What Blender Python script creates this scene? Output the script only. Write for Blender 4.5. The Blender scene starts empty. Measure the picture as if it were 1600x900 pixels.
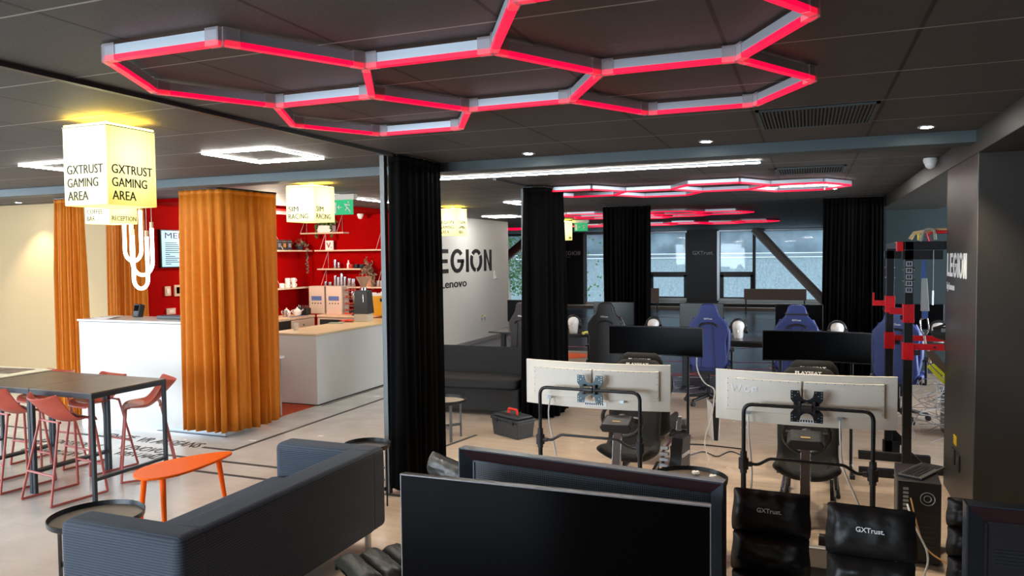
import bpy, bmesh, math, random
from mathutils import Vector, Matrix
S = bpy.context.scene
C = S.collection
PI = math.pi
R = math.radians
random.seed(7)

# ---------------------------------------------------------------- camera, world, big lights, exposure
cam = bpy.data.objects.new('camera', bpy.data.cameras.new('camera')); C.objects.link(cam)
cam.data.sensor_width = 36; cam.data.lens = 1175.4/1600*36
cam.data.clip_start = 0.05
_y, _p, _r = 0.3755, -0.04335, -0.01068
_f = Vector((-math.sin(_y)*math.cos(_p), math.cos(_y)*math.cos(_p), math.sin(_p)))
_a = Vector((math.cos(_y), math.sin(_y), 0)); _u = _a.cross(_f)
_x = _a*math.cos(_r)+_u*math.sin(_r); _z = -_a*math.sin(_r)+_u*math.cos(_r)
cam.matrix_world = Matrix(((_x.x,_z.x,-_f.x,0),(_x.y,_z.y,-_f.y,0),(_x.z,_z.z,-_f.z,1.95),(0,0,0,1)))
S.camera = cam
w = bpy.data.worlds.new('daylight'); S.world = w; w.use_nodes = True
w.node_tree.nodes['Background'].inputs[0].default_value = (0.74,0.85,1.0,1)
w.node_tree.nodes['Background'].inputs[1].default_value = 1.0
S.view_settings.view_transform = 'Standard'; S.view_settings.look = 'None'
S.view_settings.exposure = 0.95; S.view_settings.gamma = 1; S.view_settings.use_curve_mapping = False
def area(name, loc, rot, sx, sy, power, col):
    l = bpy.data.lights.new(name, 'AREA'); l.shape = 'RECTANGLE'; l.size = sx; l.size_y = sy; l.energy = power; l.color = col
    o = bpy.data.objects.new(name, l); C.objects.link(o); o.location = loc; o.rotation_euler = rot; return o
# daylight falling in through the window bands behind and left of the viewer
area('window_daylight_back', (-7.0,-5.3,1.7), (R(90),0,0), 7, 1.9, 420, (0.72,0.86,1.0))
area('window_daylight_left', (-13.4,1.5,1.7), (R(90),0,R(-90)), 7, 1.9, 260, (0.75,0.88,1.0))
area('window_daylight_right', (6.15,9.6,1.6), (R(90),0,R(90)), 6, 2.0, 330, (0.86,0.93,1.0))
area('window_daylight_far', (-4.5,29.6,4.9), (R(50),0,R(180)), 14, 2.0, 220, (0.8,0.9,1.0))

# ---------------------------------------------------------------- materials
MATS = {}
def mat(name, col, rough=0.5, metal=0.0, em=None, es=0.0, noise=0.0, nscale=8.0, bump=0.0, bscale=200.0, trans=0.0, coat=0.0, alpha=1.0, spec=None):
    if name in MATS: return MATS[name]
    m = bpy.data.materials.new(name); m.use_nodes = True; nt = m.node_tree; b = nt.nodes['Principled BSDF']
    b.inputs['Base Color'].default_value = (*col,1); b.inputs['Roughness'].default_value = rough; b.inputs['Metallic'].default_value = metal
    if em: b.inputs['Emission Color'].default_value = (*em,1); b.inputs['Emission Strength'].default_value = es
    if trans: b.inputs['Transmission Weight'].default_value = trans
    if coat: b.inputs['Coat Weight'].default_value = coat
    if spec is not None: b.inputs['Specular IOR Level'].default_value = spec
    if alpha < 1: b.inputs['Alpha'].default_value = alpha
    tc = None
    if noise or bump:
        tc = nt.nodes.new('ShaderNodeTexCoord')
    if noise:
        n = nt.nodes.new('ShaderNodeTexNoise'); n.inputs['Scale'].default_value = nscale; n.inputs['Detail'].default_value = 5
        nt.links.new(tc.outputs['Object'], n.inputs['Vector'])
        r = nt.nodes.new('ShaderNodeValToRGB'); r.color_ramp.elements[0].position = .3; r.color_ramp.elements[1].position = .7
        r.color_ramp.elements[0].color = (*[c*(1-noise) for c in col],1); r.color_ramp.elements[1].color = (*[min(1,c*(1+noise)) for c in col],1)
        nt.links.new(n.outputs[0], r.inputs[0]); nt.links.new(r.outputs[0], b.inputs['Base Color'])
    if bump:
        n = nt.nodes.new('ShaderNodeTexNoise'); n.inputs['Scale'].default_value = bscale
        nt.links.new(tc.outputs['Object'], n.inputs['Vector'])
        bp = nt.nodes.new('ShaderNodeBump'); bp.inputs['Strength'].default_value = bump; bp.inputs['Distance'].default_value = 0.01
        nt.links.new(n.outputs[0], bp.inputs['Height']); nt.links.new(bp.outputs[0], b.inputs['Normal'])
    MATS[name] = m; return m
def math_node(nt, op, a, b=None, clamp=False):
    n = nt.nodes.new('ShaderNodeMath'); n.operation = op; n.use_clamp = clamp
    for i, v in enumerate((a, b)):
        if v is None: continue
        if isinstance(v, (int, float)): n.inputs[i].default_value = v
        else: nt.links.new(v, n.inputs[i])
    return n.outputs[0]
def mix_col(nt, fac, a, b):
    n = nt.nodes.new('ShaderNodeMix'); n.data_type = 'RGBA'
    if isinstance(fac, (int, float)): n.inputs[0].default_value = fac
    else: nt.links.new(fac, n.inputs[0])
    for i, v in ((6,a),(7,b)):
        if isinstance(v, tuple): n.inputs[i].default_value = (*v,1)
        else: nt.links.new(v, n.inputs[i])
    return n.outputs[2]
def newmat(name):
    m = bpy.data.materials.new(name); m.use_nodes = True; nt = m.node_tree; MATS[name] = m
    return m, nt, nt.nodes['Principled BSDF']
def pos(nt):
    g = nt.nodes.new('ShaderNodeNewGeometry'); s = nt.nodes.new('ShaderNodeSeparateXYZ'); nt.links.new(g.outputs['Position'], s.inputs[0])
    return g.outputs['Position'], s.outputs
# ceiling tiles
def ceil_mat():
    m, nt, b = newmat('ceiling_tiles'); P, s = pos(nt)
    fx = math_node(nt,'FRACT', math_node(nt,'DIVIDE', math_node(nt,'ADD', s[0], 41.4-0.38+0.0075), 0.69))
    fy = math_node(nt,'FRACT', math_node(nt,'DIVIDE', math_node(nt,'ADD', s[1], 42.0-2.47+0.004), 0.70))
    lx = math_node(nt,'LESS_THAN', fx, 0.024); ly = math_node(nt,'LESS_THAN', fy, 0.015)
    n = nt.nodes.new('ShaderNodeTexNoise'); n.inputs['Scale'].default_value = 60; nt.links.new(P, n.inputs[0])
    base = mix_col(nt, n.outputs[0], (0.048,0.047,0.048), (0.070,0.069,0.069))
    c = mix_col(nt, lx, base, (0.008,0.008,0.008)); c = mix_col(nt, ly, c, (0.36,0.36,0.36))
    nt.links.new(c, b.inputs['Base Color']); b.inputs['Roughness'].default_value = .62
    bp = nt.nodes.new('ShaderNodeBump'); bp.inputs['Strength'].default_value = .25; bp.inputs['Distance'].default_value = .005
    nt.links.new(n.outputs[0], bp.inputs['Height']); nt.links.new(bp.outputs[0], b.inputs['Normal']); return m
def floor_mat():
    m, nt, b = newmat('vinyl_floor'); P, s = pos(nt)
    f = math_node(nt,'DIVIDE', math_node(nt,'ADD', s[0], 5.6), 2.2, True)
    mp = nt.nodes.new('ShaderNodeMapping'); mp.inputs['Scale'].default_value = (1.2,9,1); nt.links.new(P, mp.inputs[0])
    n = nt.nodes.new('ShaderNodeTexNoise'); n.inputs['Scale'].default_value = 2.2; n.inputs['Detail'].default_value = 6; nt.links.new(mp.outputs[0], n.inputs[0])
    n2 = nt.nodes.new('ShaderNodeTexNoise'); n2.inputs['Scale'].default_value = 3.5; n2.inputs['Detail'].default_value = 8; nt.links.new(P, n2.inputs[0])
    wood = mix_col(nt, n.outputs[0], (0.52,0.385,0.28), (0.76,0.60,0.46))
    grey = mix_col(nt, n2.outputs[0], (0.50,0.48,0.45), (0.74,0.72,0.68))
    # tile joints every 0.9 m
    fx = math_node(nt,'LESS_THAN', math_node(nt,'FRACT', math_node(nt,'DIVIDE', math_node(nt,'ADD', s[0], 45), 0.92)), 0.004)
    fy = math_node(nt,'LESS_THAN', math_node(nt,'FRACT', math_node(nt,'DIVIDE', math_node(nt,'ADD', s[1], 45), 0.92)), 0.004)
    j = math_node(nt,'MULTIPLY', math_node(nt,'MAXIMUM', fx, fy), .35)
    c = mix_col(nt, f, grey, wood); c = mix_col(nt, j, c, (0.3,0.27,0.24))
    nt.links.new(c, b.inputs['Base Color'])
    r = math_node(nt,'ADD', math_node(nt,'MULTIPLY', n2.outputs[0], .25), .10); nt.links.new(r, b.inputs['Roughness']); return m
def mat_rib(name, col, freq, axis=2, rough=.85, amt=.35):
    m, nt, b = newmat(name)
    tc = nt.nodes.new('ShaderNodeTexCoord'); s = nt.nodes.new('ShaderNodeSeparateXYZ'); nt.links.new(tc.outputs['Object'], s.inputs[0])
    def wav(k):
        return math_node(nt,'SINE', math_node(nt,'MULTIPLY', s.outputs[k], freq))
    v = wav(axis) if axis is not None and axis < 3 else None
    if axis == 3:   # cords that follow vertical and top faces
        v = math_node(nt,'MULTIPLY', math_node(nt,'ADD', wav(2), 1), .5)
        g = nt.nodes.new('ShaderNodeNewGeometry'); sn = nt.nodes.new('ShaderNodeSeparateXYZ'); nt.links.new(g.outputs['Normal'], sn.inputs[0])
        up = math_node(nt,'GREATER_THAN', sn.outputs[2], .7)
        v2 = math_node(nt,'MULTIPLY', math_node(nt,'ADD', wav(1), 1), .5)
        mx = nt.nodes.new('ShaderNodeMix'); nt.links.new(up, mx.inputs[0]); nt.links.new(v, mx.inputs[2]); nt.links.new(v2, mx.inputs[3]); v = mx.outputs[0]
    else: v = math_node(nt,'MULTIPLY', math_node(nt,'ADD', v, 1), .5)
    c = mix_col(nt, v, tuple(x*(1-amt) for x in col), tuple(x*(1+amt) for x in col))
    nt.links.new(c, b.inputs['Base Color']); b.inputs['Roughness'].default_value = rough
    bp = nt.nodes.new('ShaderNodeBump'); bp.inputs['Strength'].default_value = .4; bp.inputs['Distance'].default_value = .004
    nt.links.new(v, bp.inputs['Height']); nt.links.new(bp.outputs[0], b.inputs['Normal']); return m
def screen_mesh_mat():
    m, nt, b = newmat('perforated_panel'); tc = nt.nodes.new('ShaderNodeTexCoord'); s = nt.nodes.new('ShaderNodeSeparateXYZ'); nt.links.new(tc.outputs['Object'], s.inputs[0])
    a = math_node(nt,'FRACT', math_node(nt,'MULTIPLY', s.outputs[0], 105)); c_ = math_node(nt,'FRACT', math_node(nt,'MULTIPLY', s.outputs[2], 105))
    h = math_node(nt,'MULTIPLY', math_node(nt,'GREATER_THAN', a, .35), math_node(nt,'GREATER_THAN', c_, .35))
    c = mix_col(nt, h, (0.012,0.014,0.018), (0.075,0.095,0.115)); nt.links.new(c, b.inputs['Base Color']); b.inputs['Roughness'].default_value = .4; return m
def facade_mat():
    m, nt, b = newmat('facade_mesh'); P, s = pos(nt)
    mp = nt.nodes.new('ShaderNodeMapping'); mp.inputs['Scale'].default_value = (14,1,3); nt.links.new(P, mp.inputs[0])
    n = nt.nodes.new('ShaderNodeTexNoise'); n.inputs['Scale'].default_value = 1.5; n.inputs['Detail'].default_value = 8; nt.links.new(mp.outputs[0], n.inputs[0])
    n2 = nt.nodes.new('ShaderNodeTexNoise'); n2.inputs['Scale'].default_value = 12; nt.links.new(P, n2.inputs[0])
    c = mix_col(nt, n.outputs[0], (0.2,0.28,0.3), (0.55,0.66,0.70)); c = mix_col(nt, .35, c, n2.outputs[0])
    nt.links.new(c, b.inputs['Base Color']); b.inputs['Roughness'].default_value = .8; return m
def glass_mat():
    m = bpy.data.materials.new('window_glass'); m.use_nodes = True; nt = m.node_tree; nt.nodes.remove(nt.nodes['Principled BSDF'])
    t = nt.nodes.new('ShaderNodeBsdfTransparent'); t.inputs[0].default_value = (.86,.93,.94,1); g = nt.nodes.new('ShaderNodeBsdfGlossy'); g.inputs['Roughness'].default_value = .03
    mx = nt.nodes.new('ShaderNodeMixShader'); mx.inputs[0].default_value = .02
    nt.links.new(t.outputs[0], mx.inputs[1]); nt.links.new(g.outputs[0], mx.inputs[2]); nt.links.new(mx.outputs[0], nt.nodes['Material Output'].inputs[0]); return m
def sign_mat(name, z0, z1):
    # translucent acrylic lamp box: pale bulb hot spot painted into the glow, yellow farther out
    m, nt, b = newmat(name); tc = nt.nodes.new('ShaderNodeTexCoord')
    s = nt.nodes.new('ShaderNodeSeparateXYZ'); nt.links.new(tc.outputs['Object'], s.inputs[0])
    f = math_node(nt,'DIVIDE', math_node(nt,'SUBTRACT', s.outputs[2], z0), z1-z0, True)
    d = nt.nodes.new('ShaderNodeVectorMath'); d.operation = 'DISTANCE'; nt.links.new(tc.outputs['Object'], d.inputs[0]); d.inputs[1].default_value = (0,0,z0+(z1-z0)*.62)
    g = math_node(nt,'SUBTRACT', 1.9, math_node(nt,'MULTIPLY', d.outputs['Value'], 5.2), True)
    c = mix_col(nt, g, (1.0,0.84,0.09), (1.0,0.94,0.50))
    nt.links.new(c, b.inputs['Emission Color']); b.inputs['Base Color'].default_value = (.8,.75,.5,1)
    st = math_node(nt,'ADD', math_node(nt,'MULTIPLY', g, .35), .42); nt.links.new(st, b.inputs['Emission Strength']); return m
def foliage_mat(name, a, c2):
    m, nt, b = newmat(name); tc = nt.nodes.new('ShaderNodeTexCoord'); n = nt.nodes.new('ShaderNodeTexNoise'); n.inputs['Scale'].default_value = 25; nt.links.new(tc.outputs['Object'], n.inputs[0])
    r = nt.nodes.new('ShaderNodeValToRGB'); r.color_ramp.elements[0].position=.42; r.color_ramp.elements[1].position=.6; r.color_ramp.elements[0].color=(*a,1); r.color_ramp.elements[1].color=(*c2,1)
    nt.links.new(n.outputs[0], r.inputs[0]); nt.links.new(r.outputs[0], b.inputs['Base Color']); b.inputs['Roughness'].default_value=.5; return m

m_ceil = ceil_mat(); m_floor = floor_mat(); m_glass = glass_mat(); m_facade = facade_mat(); m_perf = screen_mesh_mat()
m_beam = mat('beam_paint', (0.06,0.085,0.095), .55)
m_dwall = mat('dark_wall', (0.012,0.013,0.014), .45, bump=.05)
m_sidewall = mat('side_wall', (0.03,0.045,0.05), .25)
m_pillar = mat('pillar_paint', (0.040,0.036,0.032), .42, noise=.08, nscale=3)
m_white = mat('white_wall', (0.78,0.77,0.74), .6)
m_cream = mat('cream_wall', (0.50,0.36,0.19), .7)
m_red = mat('red_wall', (0.33,0.001,0.001), .85, noise=.05, nscale=2, spec=.04)
m_black = mat('black_metal', (0.012,0.013,0.015), .35, metal=.3)
m_blackp = mat('black_plastic', (0.015,0.015,0.017), .4)
m_blackm = mat('black_matte', (0.01,0.01,0.011), .8)
m_steel = mat('steel', (0.55,0.55,0.56), .25, metal=1)
m_alu = mat('brushed_aluminium', (0.5,0.55,0.6), .35, metal=.8)
m_channel = mat('lamp_channel', (0.55,0.62,0.68), .35, metal=.6)
m_clear = mat('clear_clip', (0.5,0.45,0.47), .15, alpha=.45)
m_redled = mat('red_led', (0.25,0.0,0.015), .4, em=(1.0,0.001,0.04), es=.8)
m_led = mat('white_led', (0.9,0.9,0.9), .4, em=(1.0,0.96,0.88), es=60)
m_ledw = mat('warm_led', (0.9,0.9,0.9), .4, em=(1.0,0.82,0.5), es=12)
m_upglow = mat('added_slab_glow', (0.9,0.8,0.3), .4, em=(1.0,0.62,0.06), es=15)  # glow of the slab added over each cube sign
m_neon = mat('neon_tube_glow', (0.9,0.9,0.9), .4, em=(1.0,0.93,0.75), es=4)
m_curt = mat('black_velvet', (0.0022,0.0022,0.0024), .85, spec=.05)
m_orange = mat('ochre_velvet', (0.56,0.165,0.008), .7, noise=.06, nscale=20, spec=.3)
m_desk_w = mat('white_laminate', (0.74,0.75,0.74), .18)
m_yel = mat('yellow_top', (0.78,0.62,0.36), .35)
m_wood = mat('pale_wood', (0.72,0.55,0.38), .5, noise=.12, nscale=10)
m_tabtop = mat('brown_tabletop', (0.115,0.085,0.06), .38, noise=.15, nscale=6)
m_tabfr = mat('graphite_frame', (0.03,0.035,0.042), .4, metal=.3)
m_stool = mat('brick_red_plastic', (0.50,0.085,0.05), .35)
m_stooll = mat('brick_red_metal', (0.42,0.09,0.07), .4)
m_orng = mat('orange_lacquer', (0.95,0.125,0.0), .45, spec=.2)
m_sofa = mat_rib('blue_grey_corduroy', (0.050,0.064,0.088), 480, 3)
m_sofab = mat('charcoal_sofa_fabric', (0.022,0.021,0.021), .9, bump=.2, bscale=60)
m_leather = mat('black_leather', (0.013,0.012,0.011), .40, bump=.25, bscale=22, spec=.35)
m_leath2 = mat('olive_black_leather', (0.035,0.033,0.027), .42, bump=.2, bscale=22)
m_screen = mat('black_screen', (0.001,0.001,0.0013), .13, spec=.05)
m_screen2 = mat('matte_screen', (0.0015,0.0015,0.0018), .3, spec=.1)
m_bevel = mat('tv_bezel_metal', (0.05,0.06,0.075), .3, metal=.5)
m_bevelr = mat('tv_bezel_plum', (0.035,0.014,0.017), .4, metal=.2)
m_monw = mat('warm_white_shell', (0.74,0.68,0.58), .42)
m_vesa = mat('slate_plate', (0.06,0.09,0.10), .4, metal=.4)
m_seat = mat('black_suede', (0.007,0.0065,0.006), .85, bump=.2, bscale=80)
m_chairk = mat('black_chair_leather', (0.022,0.023,0.025), .42)
m_blue = mat('blue_chair_leather', (0.025,0.045,0.19), .42)
m_whitep = mat('white_print', (0.85,0.85,0.85), .5)
m_blackt = mat('black_print', (0.012,0.012,0.012), .6)
m_head = mat('white_mannequin', (0.86,0.84,0.80), .25)
m_rred = mat('red_steel', (0.62,0.006,0.012), .35)
m_mat = mat('printed_carpet', (0.085,0.088,0.11), .25, noise=.3, nscale=1.2)
m_line = mat('floor_tape', (0.05,0.047,0.045), .6)
m_pink = mat('pink_line', (0.45,0.07,0.09), .5)
m_glassw = mat('clear_glass', (0.9,0.88,0.8), .05, alpha=.35)
m_cable = mat('white_cable', (0.75,0.75,0.72), .5)
m_brace = mat('brace_paint', (0.48,0.41,0.36), .45)
m_bracer = mat('brace_paint_red', (0.34,0.13,0.11), .45)
m_brown = mat('tan_board', (0.48,0.36,0.28), .6)
m_green = mat('exit_green', (0.0,0.25,0.09), .5, em=(0.01,0.35,0.13), es=.5)
m_ylamp = None

# ---------------------------------------------------------------- mesh helper
class M:
    def __init__(s): s.bm = bmesh.new()
    def box(s, x0,x1,y0,y1,z0,z1, mt=None):
        r = bmesh.ops.create_cube(s.bm, size=1, matrix=Matrix.Translation(((x0+x1)/2,(y0+y1)/2,(z0+z1)/2)) @ Matrix.Diagonal((abs(x1-x0),abs(y1-y0),abs(z1-z0),1)))
        if mt is not None: bmesh.ops.transform(s.bm, matrix=mt, verts=r['verts'])
        return s
    def cyl(s, p, q, r, r2=None, n=12):
        p = Vector(p); q = Vector(q); d = q-p; L = d.length
        if L < 1e-6: return s
        mt = Matrix.Translation((p+q)/2) @ d.to_track_quat('Z','Y').to_matrix().to_4x4()
        bmesh.ops.create_cone(s.bm, cap_ends=True, segments=n, radius1=r, radius2=r if r2 is None else r2, depth=L, matrix=mt); return s
    def tube(s, pts, r, n=8, fil=0.0, seg=5, closed=False):
        pts = [Vector(p) for p in pts]
        if fil > 0:
            out = []; N = len(pts); rng = range(N)
            for i in rng:
                if not closed and i in (0, N-1): out.append(pts[i]); continue
                a, b, c = pts[i-1], pts[i], pts[(i+1) % N]
                d1 = (a-b); d2 = (c-b); t = min(fil, d1.length*.48, d2.length*.48)
                p1 = b+d1.normalized()*t; p2 = b+d2.normalized()*t
                for k in range(seg+1):
                    u = k/seg; out.append(p1*(1-u)**2 + b*2*u*(1-u) + p2*u*u)
            pts = out
        N = len(pts); rings = []; up = None
        for i, p in enumerate(pts):
            if closed: t = (pts[(i+1) % N]-pts[i-1]).normalized()
            else: t = ((pts[min(i+1,N-1)]-pts[max(i-1,0)])).normalized()
            if up is None: up = t.orthogonal().normalized()
            up = (up - t*up.dot(t)); up = up.normalized() if up.length > 1e-5 else t.orthogonal().normalized()
            sd = t.cross(up)
            rr = r[i] if isinstance(r, list) else r
            rings.append([s.bm.verts.new(p+(up*math.cos(2*PI*k/n)+sd*math.sin(2*PI*k/n))*rr) for k in range(n)])
        for i in range(N if closed else N-1):
            A, B = rings[i], rings[(i+1) % N]
            for k in range(n): s.bm.faces.new((A[k],A[(k+1)%n],B[(k+1)%n],B[k]))
        if not closed: s.bm.faces.new(rings[0][::-1]); s.bm.faces.new(rings[-1])
        return s
    def lathe(s, c, prof, n=24, sx=1, sy=1):
        c = Vector(c); rings = []
        for r, z in prof: rings.append([s.bm.verts.new(c+Vector((max(r,1e-4)*math.cos(2*PI*k/n)*sx, max(r,1e-4)*math.sin(2*PI*k/n)*sy, z))) for k in range(n)])
        for A, B in zip(rings, rings[1:]):
            for k in range(n): s.bm.faces.new((A[k],A[(k+1)%n],B[(k+1)%n],B[k]))
        s.bm.faces.new(rings[0][::-1]); s.bm.faces.new(rings[-1]); return s
    def prism(s, poly, ax, a, b):
        # poly in the plane normal to ax: x->(y,z), y->(x,z), z->(x,y)
        f = {'x': lambda u,v,w: (w,u,v), 'y': lambda u,v,w: (u,w,v), 'z': lambda u,v,w: (u,v,w)}[ax]
        A = [s.bm.verts.new(f(u,v,a)) for u,v in poly]; B = [s.bm.verts.new(f(u,v,b)) for u,v in poly]; n = len(poly)
        s.bm.faces.new(A[::-1]); s.bm.faces.new(B)
        for k in range(n): s.bm.faces.new((A[k],A[(k+1)%n],B[(k+1)%n],B[k]))
        return s
    def ell(s, c, r, n=16):
        r = (r,r,r) if isinstance(r,(int,float)) else r
        bmesh.ops.create_uvsphere(s.bm, u_segments=n, v_segments=max(6,n*2//3), radius=1, matrix=Matrix.Translation(c) @ Matrix.Diagonal((*r,1))); return s
    def grid(s, P, closed=False):
        V = [[s.bm.verts.new(p) for p in row] for row in P]; m = len(V[0])
        for i in range(len(V)-1):
            for k in range(m if closed else m-1): s.bm.faces.new((V[i][k],V[i][(k+1)%m],V[i+1][(k+1)%m],V[i+1][k]))
        return s
    def xf(s, mt): bmesh.ops.transform(s.bm, matrix=mt, verts=s.bm.verts[:]); return s
    def o(s, name, mt, parent=None, smooth=False, bev=0, seg=2, sub=0, sol=0, label=None):
        bmesh.ops.recalc_face_normals(s.bm, faces=s.bm.faces[:])
        me = bpy.data.meshes.new(name); s.bm.to_mesh(me); s.bm.free()
        me.materials.append(mt)
        ob = bpy.data.objects.new(name, me); C.objects.link(ob)
        if parent is not None: ob.parent = parent
        if smooth:
            for p in me.polygons: p.use_smooth = True
        if sol: md = ob.modifiers.new('solid','SOLIDIFY'); md.thickness = sol; md.offset = 0
        if bev: md = ob.modifiers.new('bevel','BEVEL'); md.width = bev; md.segments = seg; md.limit_method = 'ANGLE'; md.angle_limit = R(40); md.harden_normals = False
        if sub: md = ob.modifiers.new('sub','SUBSURF'); md.levels = sub; md.render_levels = sub
        if smooth and (bev or not sub):
            try:
                me.set_sharp_from_angle(angle=R(45))
            except Exception: pass
        if label: ob['label'] = label
        return ob
def box(x0,x1,y0,y1,z0,z1): return M().box(x0,x1,y0,y1,z0,z1)
def T(name, label, cat, loc=(0,0,0), rz=0.0, group=None):
    o = bpy.data.objects.new(name, None); C.objects.link(o); o.empty_display_size = .1
    o.location = loc; o.rotation_euler = (0,0,rz); o['label'] = label; o['category'] = cat
    if group: o['group'] = group
    return o
def tag(o, label, cat, group=None, kind=None):
    o['label'] = label; o['category'] = cat
    if group: o['group'] = group
    if kind: o['kind'] = kind
    return o
def st(o): o['kind'] = 'structure'; return o
def dup(root, loc, rz, label, group=None):
    def cp(o, par):
        c = o.copy(); C.objects.link(c); c.parent = par
        for ch in kids.get(o, []): cp(ch, c)
        return c
    kids = {}
    for o in list(C.objects):
        if o.parent: kids.setdefault(o.parent, []).append(o)
    r = cp(root, None); r.location = loc; r.rotation_euler = (0,0,rz); r['label'] = label
    if group: r['group'] = group
    return r
def text(s, wid, hei, depth=.002, bold=0.0, shear=0.0):
    cu = bpy.data.curves.new('t','FONT'); cu.body = s; cu.size = 1; cu.extrude = .5; cu.offset = bold; cu.shear = shear; cu.resolution_u = 3
    ob = bpy.data.objects.new('t', cu); C.objects.link(ob)
    dg = bpy.context.evaluated_depsgraph_get(); me = bpy.data.meshes.new_from_object(ob.evaluated_get(dg))
    bpy.data.objects.remove(ob); bpy.data.curves.remove(cu)
    m = M(); m.bm.from_mesh(me); bpy.data.meshes.remove(me)
    xs = [v.co.x for v in m.bm.verts]; ys = [v.co.y for v in m.bm.verts]
    x0, x1, y0, y1 = min(xs), max(xs), min(ys), max(ys)
    sx = wid/(x1-x0); sy = hei/(y1-y0) if hei else sx
    for v in m.bm.verts: v.co = Vector(((v.co.x-x0)*sx, (v.co.y-y0)*sy, v.co.z*depth*2))
    return m
def face(m, origin, ux, uz):
    # put flat lettering (x right, y up, z out) on a plane: ux = reading direction, uz = up
    ux = Vector(ux).normalized(); uz = Vector(uz).normalized(); n = ux.cross(uz)
    mt = Matrix(((ux.x,uz.x,n.x,origin[0]),(ux.y,uz.y,n.y,origin[1]),(ux.z,uz.z,n.z,origin[2]),(0,0,0,1)))
    return m.xf(mt)
def legion(W, H, d=.004):
    m = M(); P = lambda *q: m.prism([(a*W,b*H) for a,b in q], 'z', -d, d)
    q = .17
    P((0,0),(.13,0),(.13,q),(.045,q),(.045,1),(0,1))
    P((.165,0),(.31,0),(.31,q),(.21,q),(.21,.42),(.30,.42),(.30,.58),(.21,.58),(.21,1-q),(.31,1-q),(.31,1),(.165,1))
    def arc(cx, rx, a0, a1, t=.045, n=14, rin=None):
        pts = []
        for k in range(n+1):
            a = R(a0+(a1-a0)*k/n); pts.append((cx+rx*math.cos(a), .5+.52*math.sin(a)))
        for k in range(n+1):
            a = R(a1+(a0-a1)*k/n); pts.append((cx+(rx-t)*math.cos(a), .5+.35*math.sin(a)))
        P(*pts)
    arc(.44, .10, 40, 360, .045)
    P((.44,.42),(.54,.42),(.54,.57),(.44,.57))
    P((.57,0),(.615,0),(.615,1),(.57,1))
    arc(.735,.10,42,138); arc(.735,.10,150,262); arc(.735,.10,-82,30)
    P((.865,0),(.905,0),(.905,.68),(.965,0),(1.0,0),(1.0,1),(.96,1),(.96,.33),(.90,1),(.865,1))
    return m
def gxtrust(W): return text('GXTrust.', W, None, .002, .015)
# ---------------------------------------------------------------- the setting
H = 2.77
# left and back walls with window bands
def openwall(nm, axis, c, t, a0, a1, o0, o1, z0, z1, mt):
    m = M()
    def bb(u0,u1,w0,w1):
        if axis == 'x': m.box(c,c+t,u0,u1,w0,w1)
        else: m.box(u0,u1,c,c+t,w0,w1)
    bb(a0,o0,0,H); bb(o1,a1,0,H); bb(o0,o1,0,z0); bb(o0,o1,z1,H)
    return st(m.o(nm, mt))
st(box(-13.2,6.2,-5.2,27.4,-.1,0).o('floor', m_floor)); floor = bpy.data.objects['floor']
st(box(-13.2,6.2,-5.2,27.4,H,H+.1).o('ceiling', m_ceil)); ceiling = bpy.data.objects['ceiling']
st(box(-8.9,1.06,5.97,6.2,2.69,H).o('trim_1', m_beam))                              # cross beam
st(box(-13.2,-8.9,5.97,6.2,2.69,H).o('trim_2', m_beam))
st(box(1.06,1.9,-5.2,13.5,2.61,H).o('trim_3', m_pillar, bev=.004))                  # long beam on the right
pillar = st(box(1.06,1.9,5.9,7.1,0,2.61).o('wall_pillar', m_pillar, bev=.006))
st(box(1.9,6.2,5.9,6.1,0,H).o('wall_side_near', m_dwall))
st(box(1.06,6.2,13.5,13.7,0,H).o('wall_side_far', m_sidewall))
openwall('wall_right','x',6.2,.15,-5.2,27.4,6.6,12.6,.6,2.6,m_dwall)
st(box(1.0,1.06,12.35,27,0,H).o('wall_partition', m_dwall))
# bar and reception walls
st(box(-13.2,-8.75,7.72,7.85,0,H).o('wall_cream', m_cream))
st(box(-8.95,-8.75,7.85,11.9,0,H).o('wall_bar_left', m_red))
st(box(-8.95,-6.87,11.75,11.9,0,H).o('wall_bar_back', m_red))
st(box(-8.75,-7.75,7.85,11.75,2.72,H).o('trim_4', m_red)); st(box(-7.75,-6.87,10.3,11.75,2.72,H).o('trim_5', m_red))
wl = st(box(-7.05,-6.87,11.9,17.1,0,H).o('wall_logo', m_white))
st(box(-6.87,-6.855,11.75,17.1,0,.09).o('baseboard_logo', mat('grey_skirting',(0.3,0.3,0.3),.5)))

face(legion(3.28,.49,.003), (-6.866,12.86,1.60), (0,1,0), (0,0,1)).o('wall_lettering', m_blackt, wl, label='black wall lettering reading LEGION')
face(text('by Lenovo',1.75,.22,.003,.012), (-6.866,13.0,1.24), (0,1,0), (0,0,1)).o('wall_lettering', m_blackt, wl, label='black wall lettering reading by Lenovo')
st(box(-12.9,-12.7,11.9,27,0,H).o('wall_left_far', m_dwall))
st(box(-12.9,-6.87,17.1,17.2,0,H).o('wall_return', m_white))
openwall('wall_left','x',-13.2,-.1,-5.2,7.85,-2,5,.75,2.65,m_white)
openwall('wall_back','y',-5.2,-.05,-13.2,6.4,-10.6,-3.4,.75,2.65,m_dwall)
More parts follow.
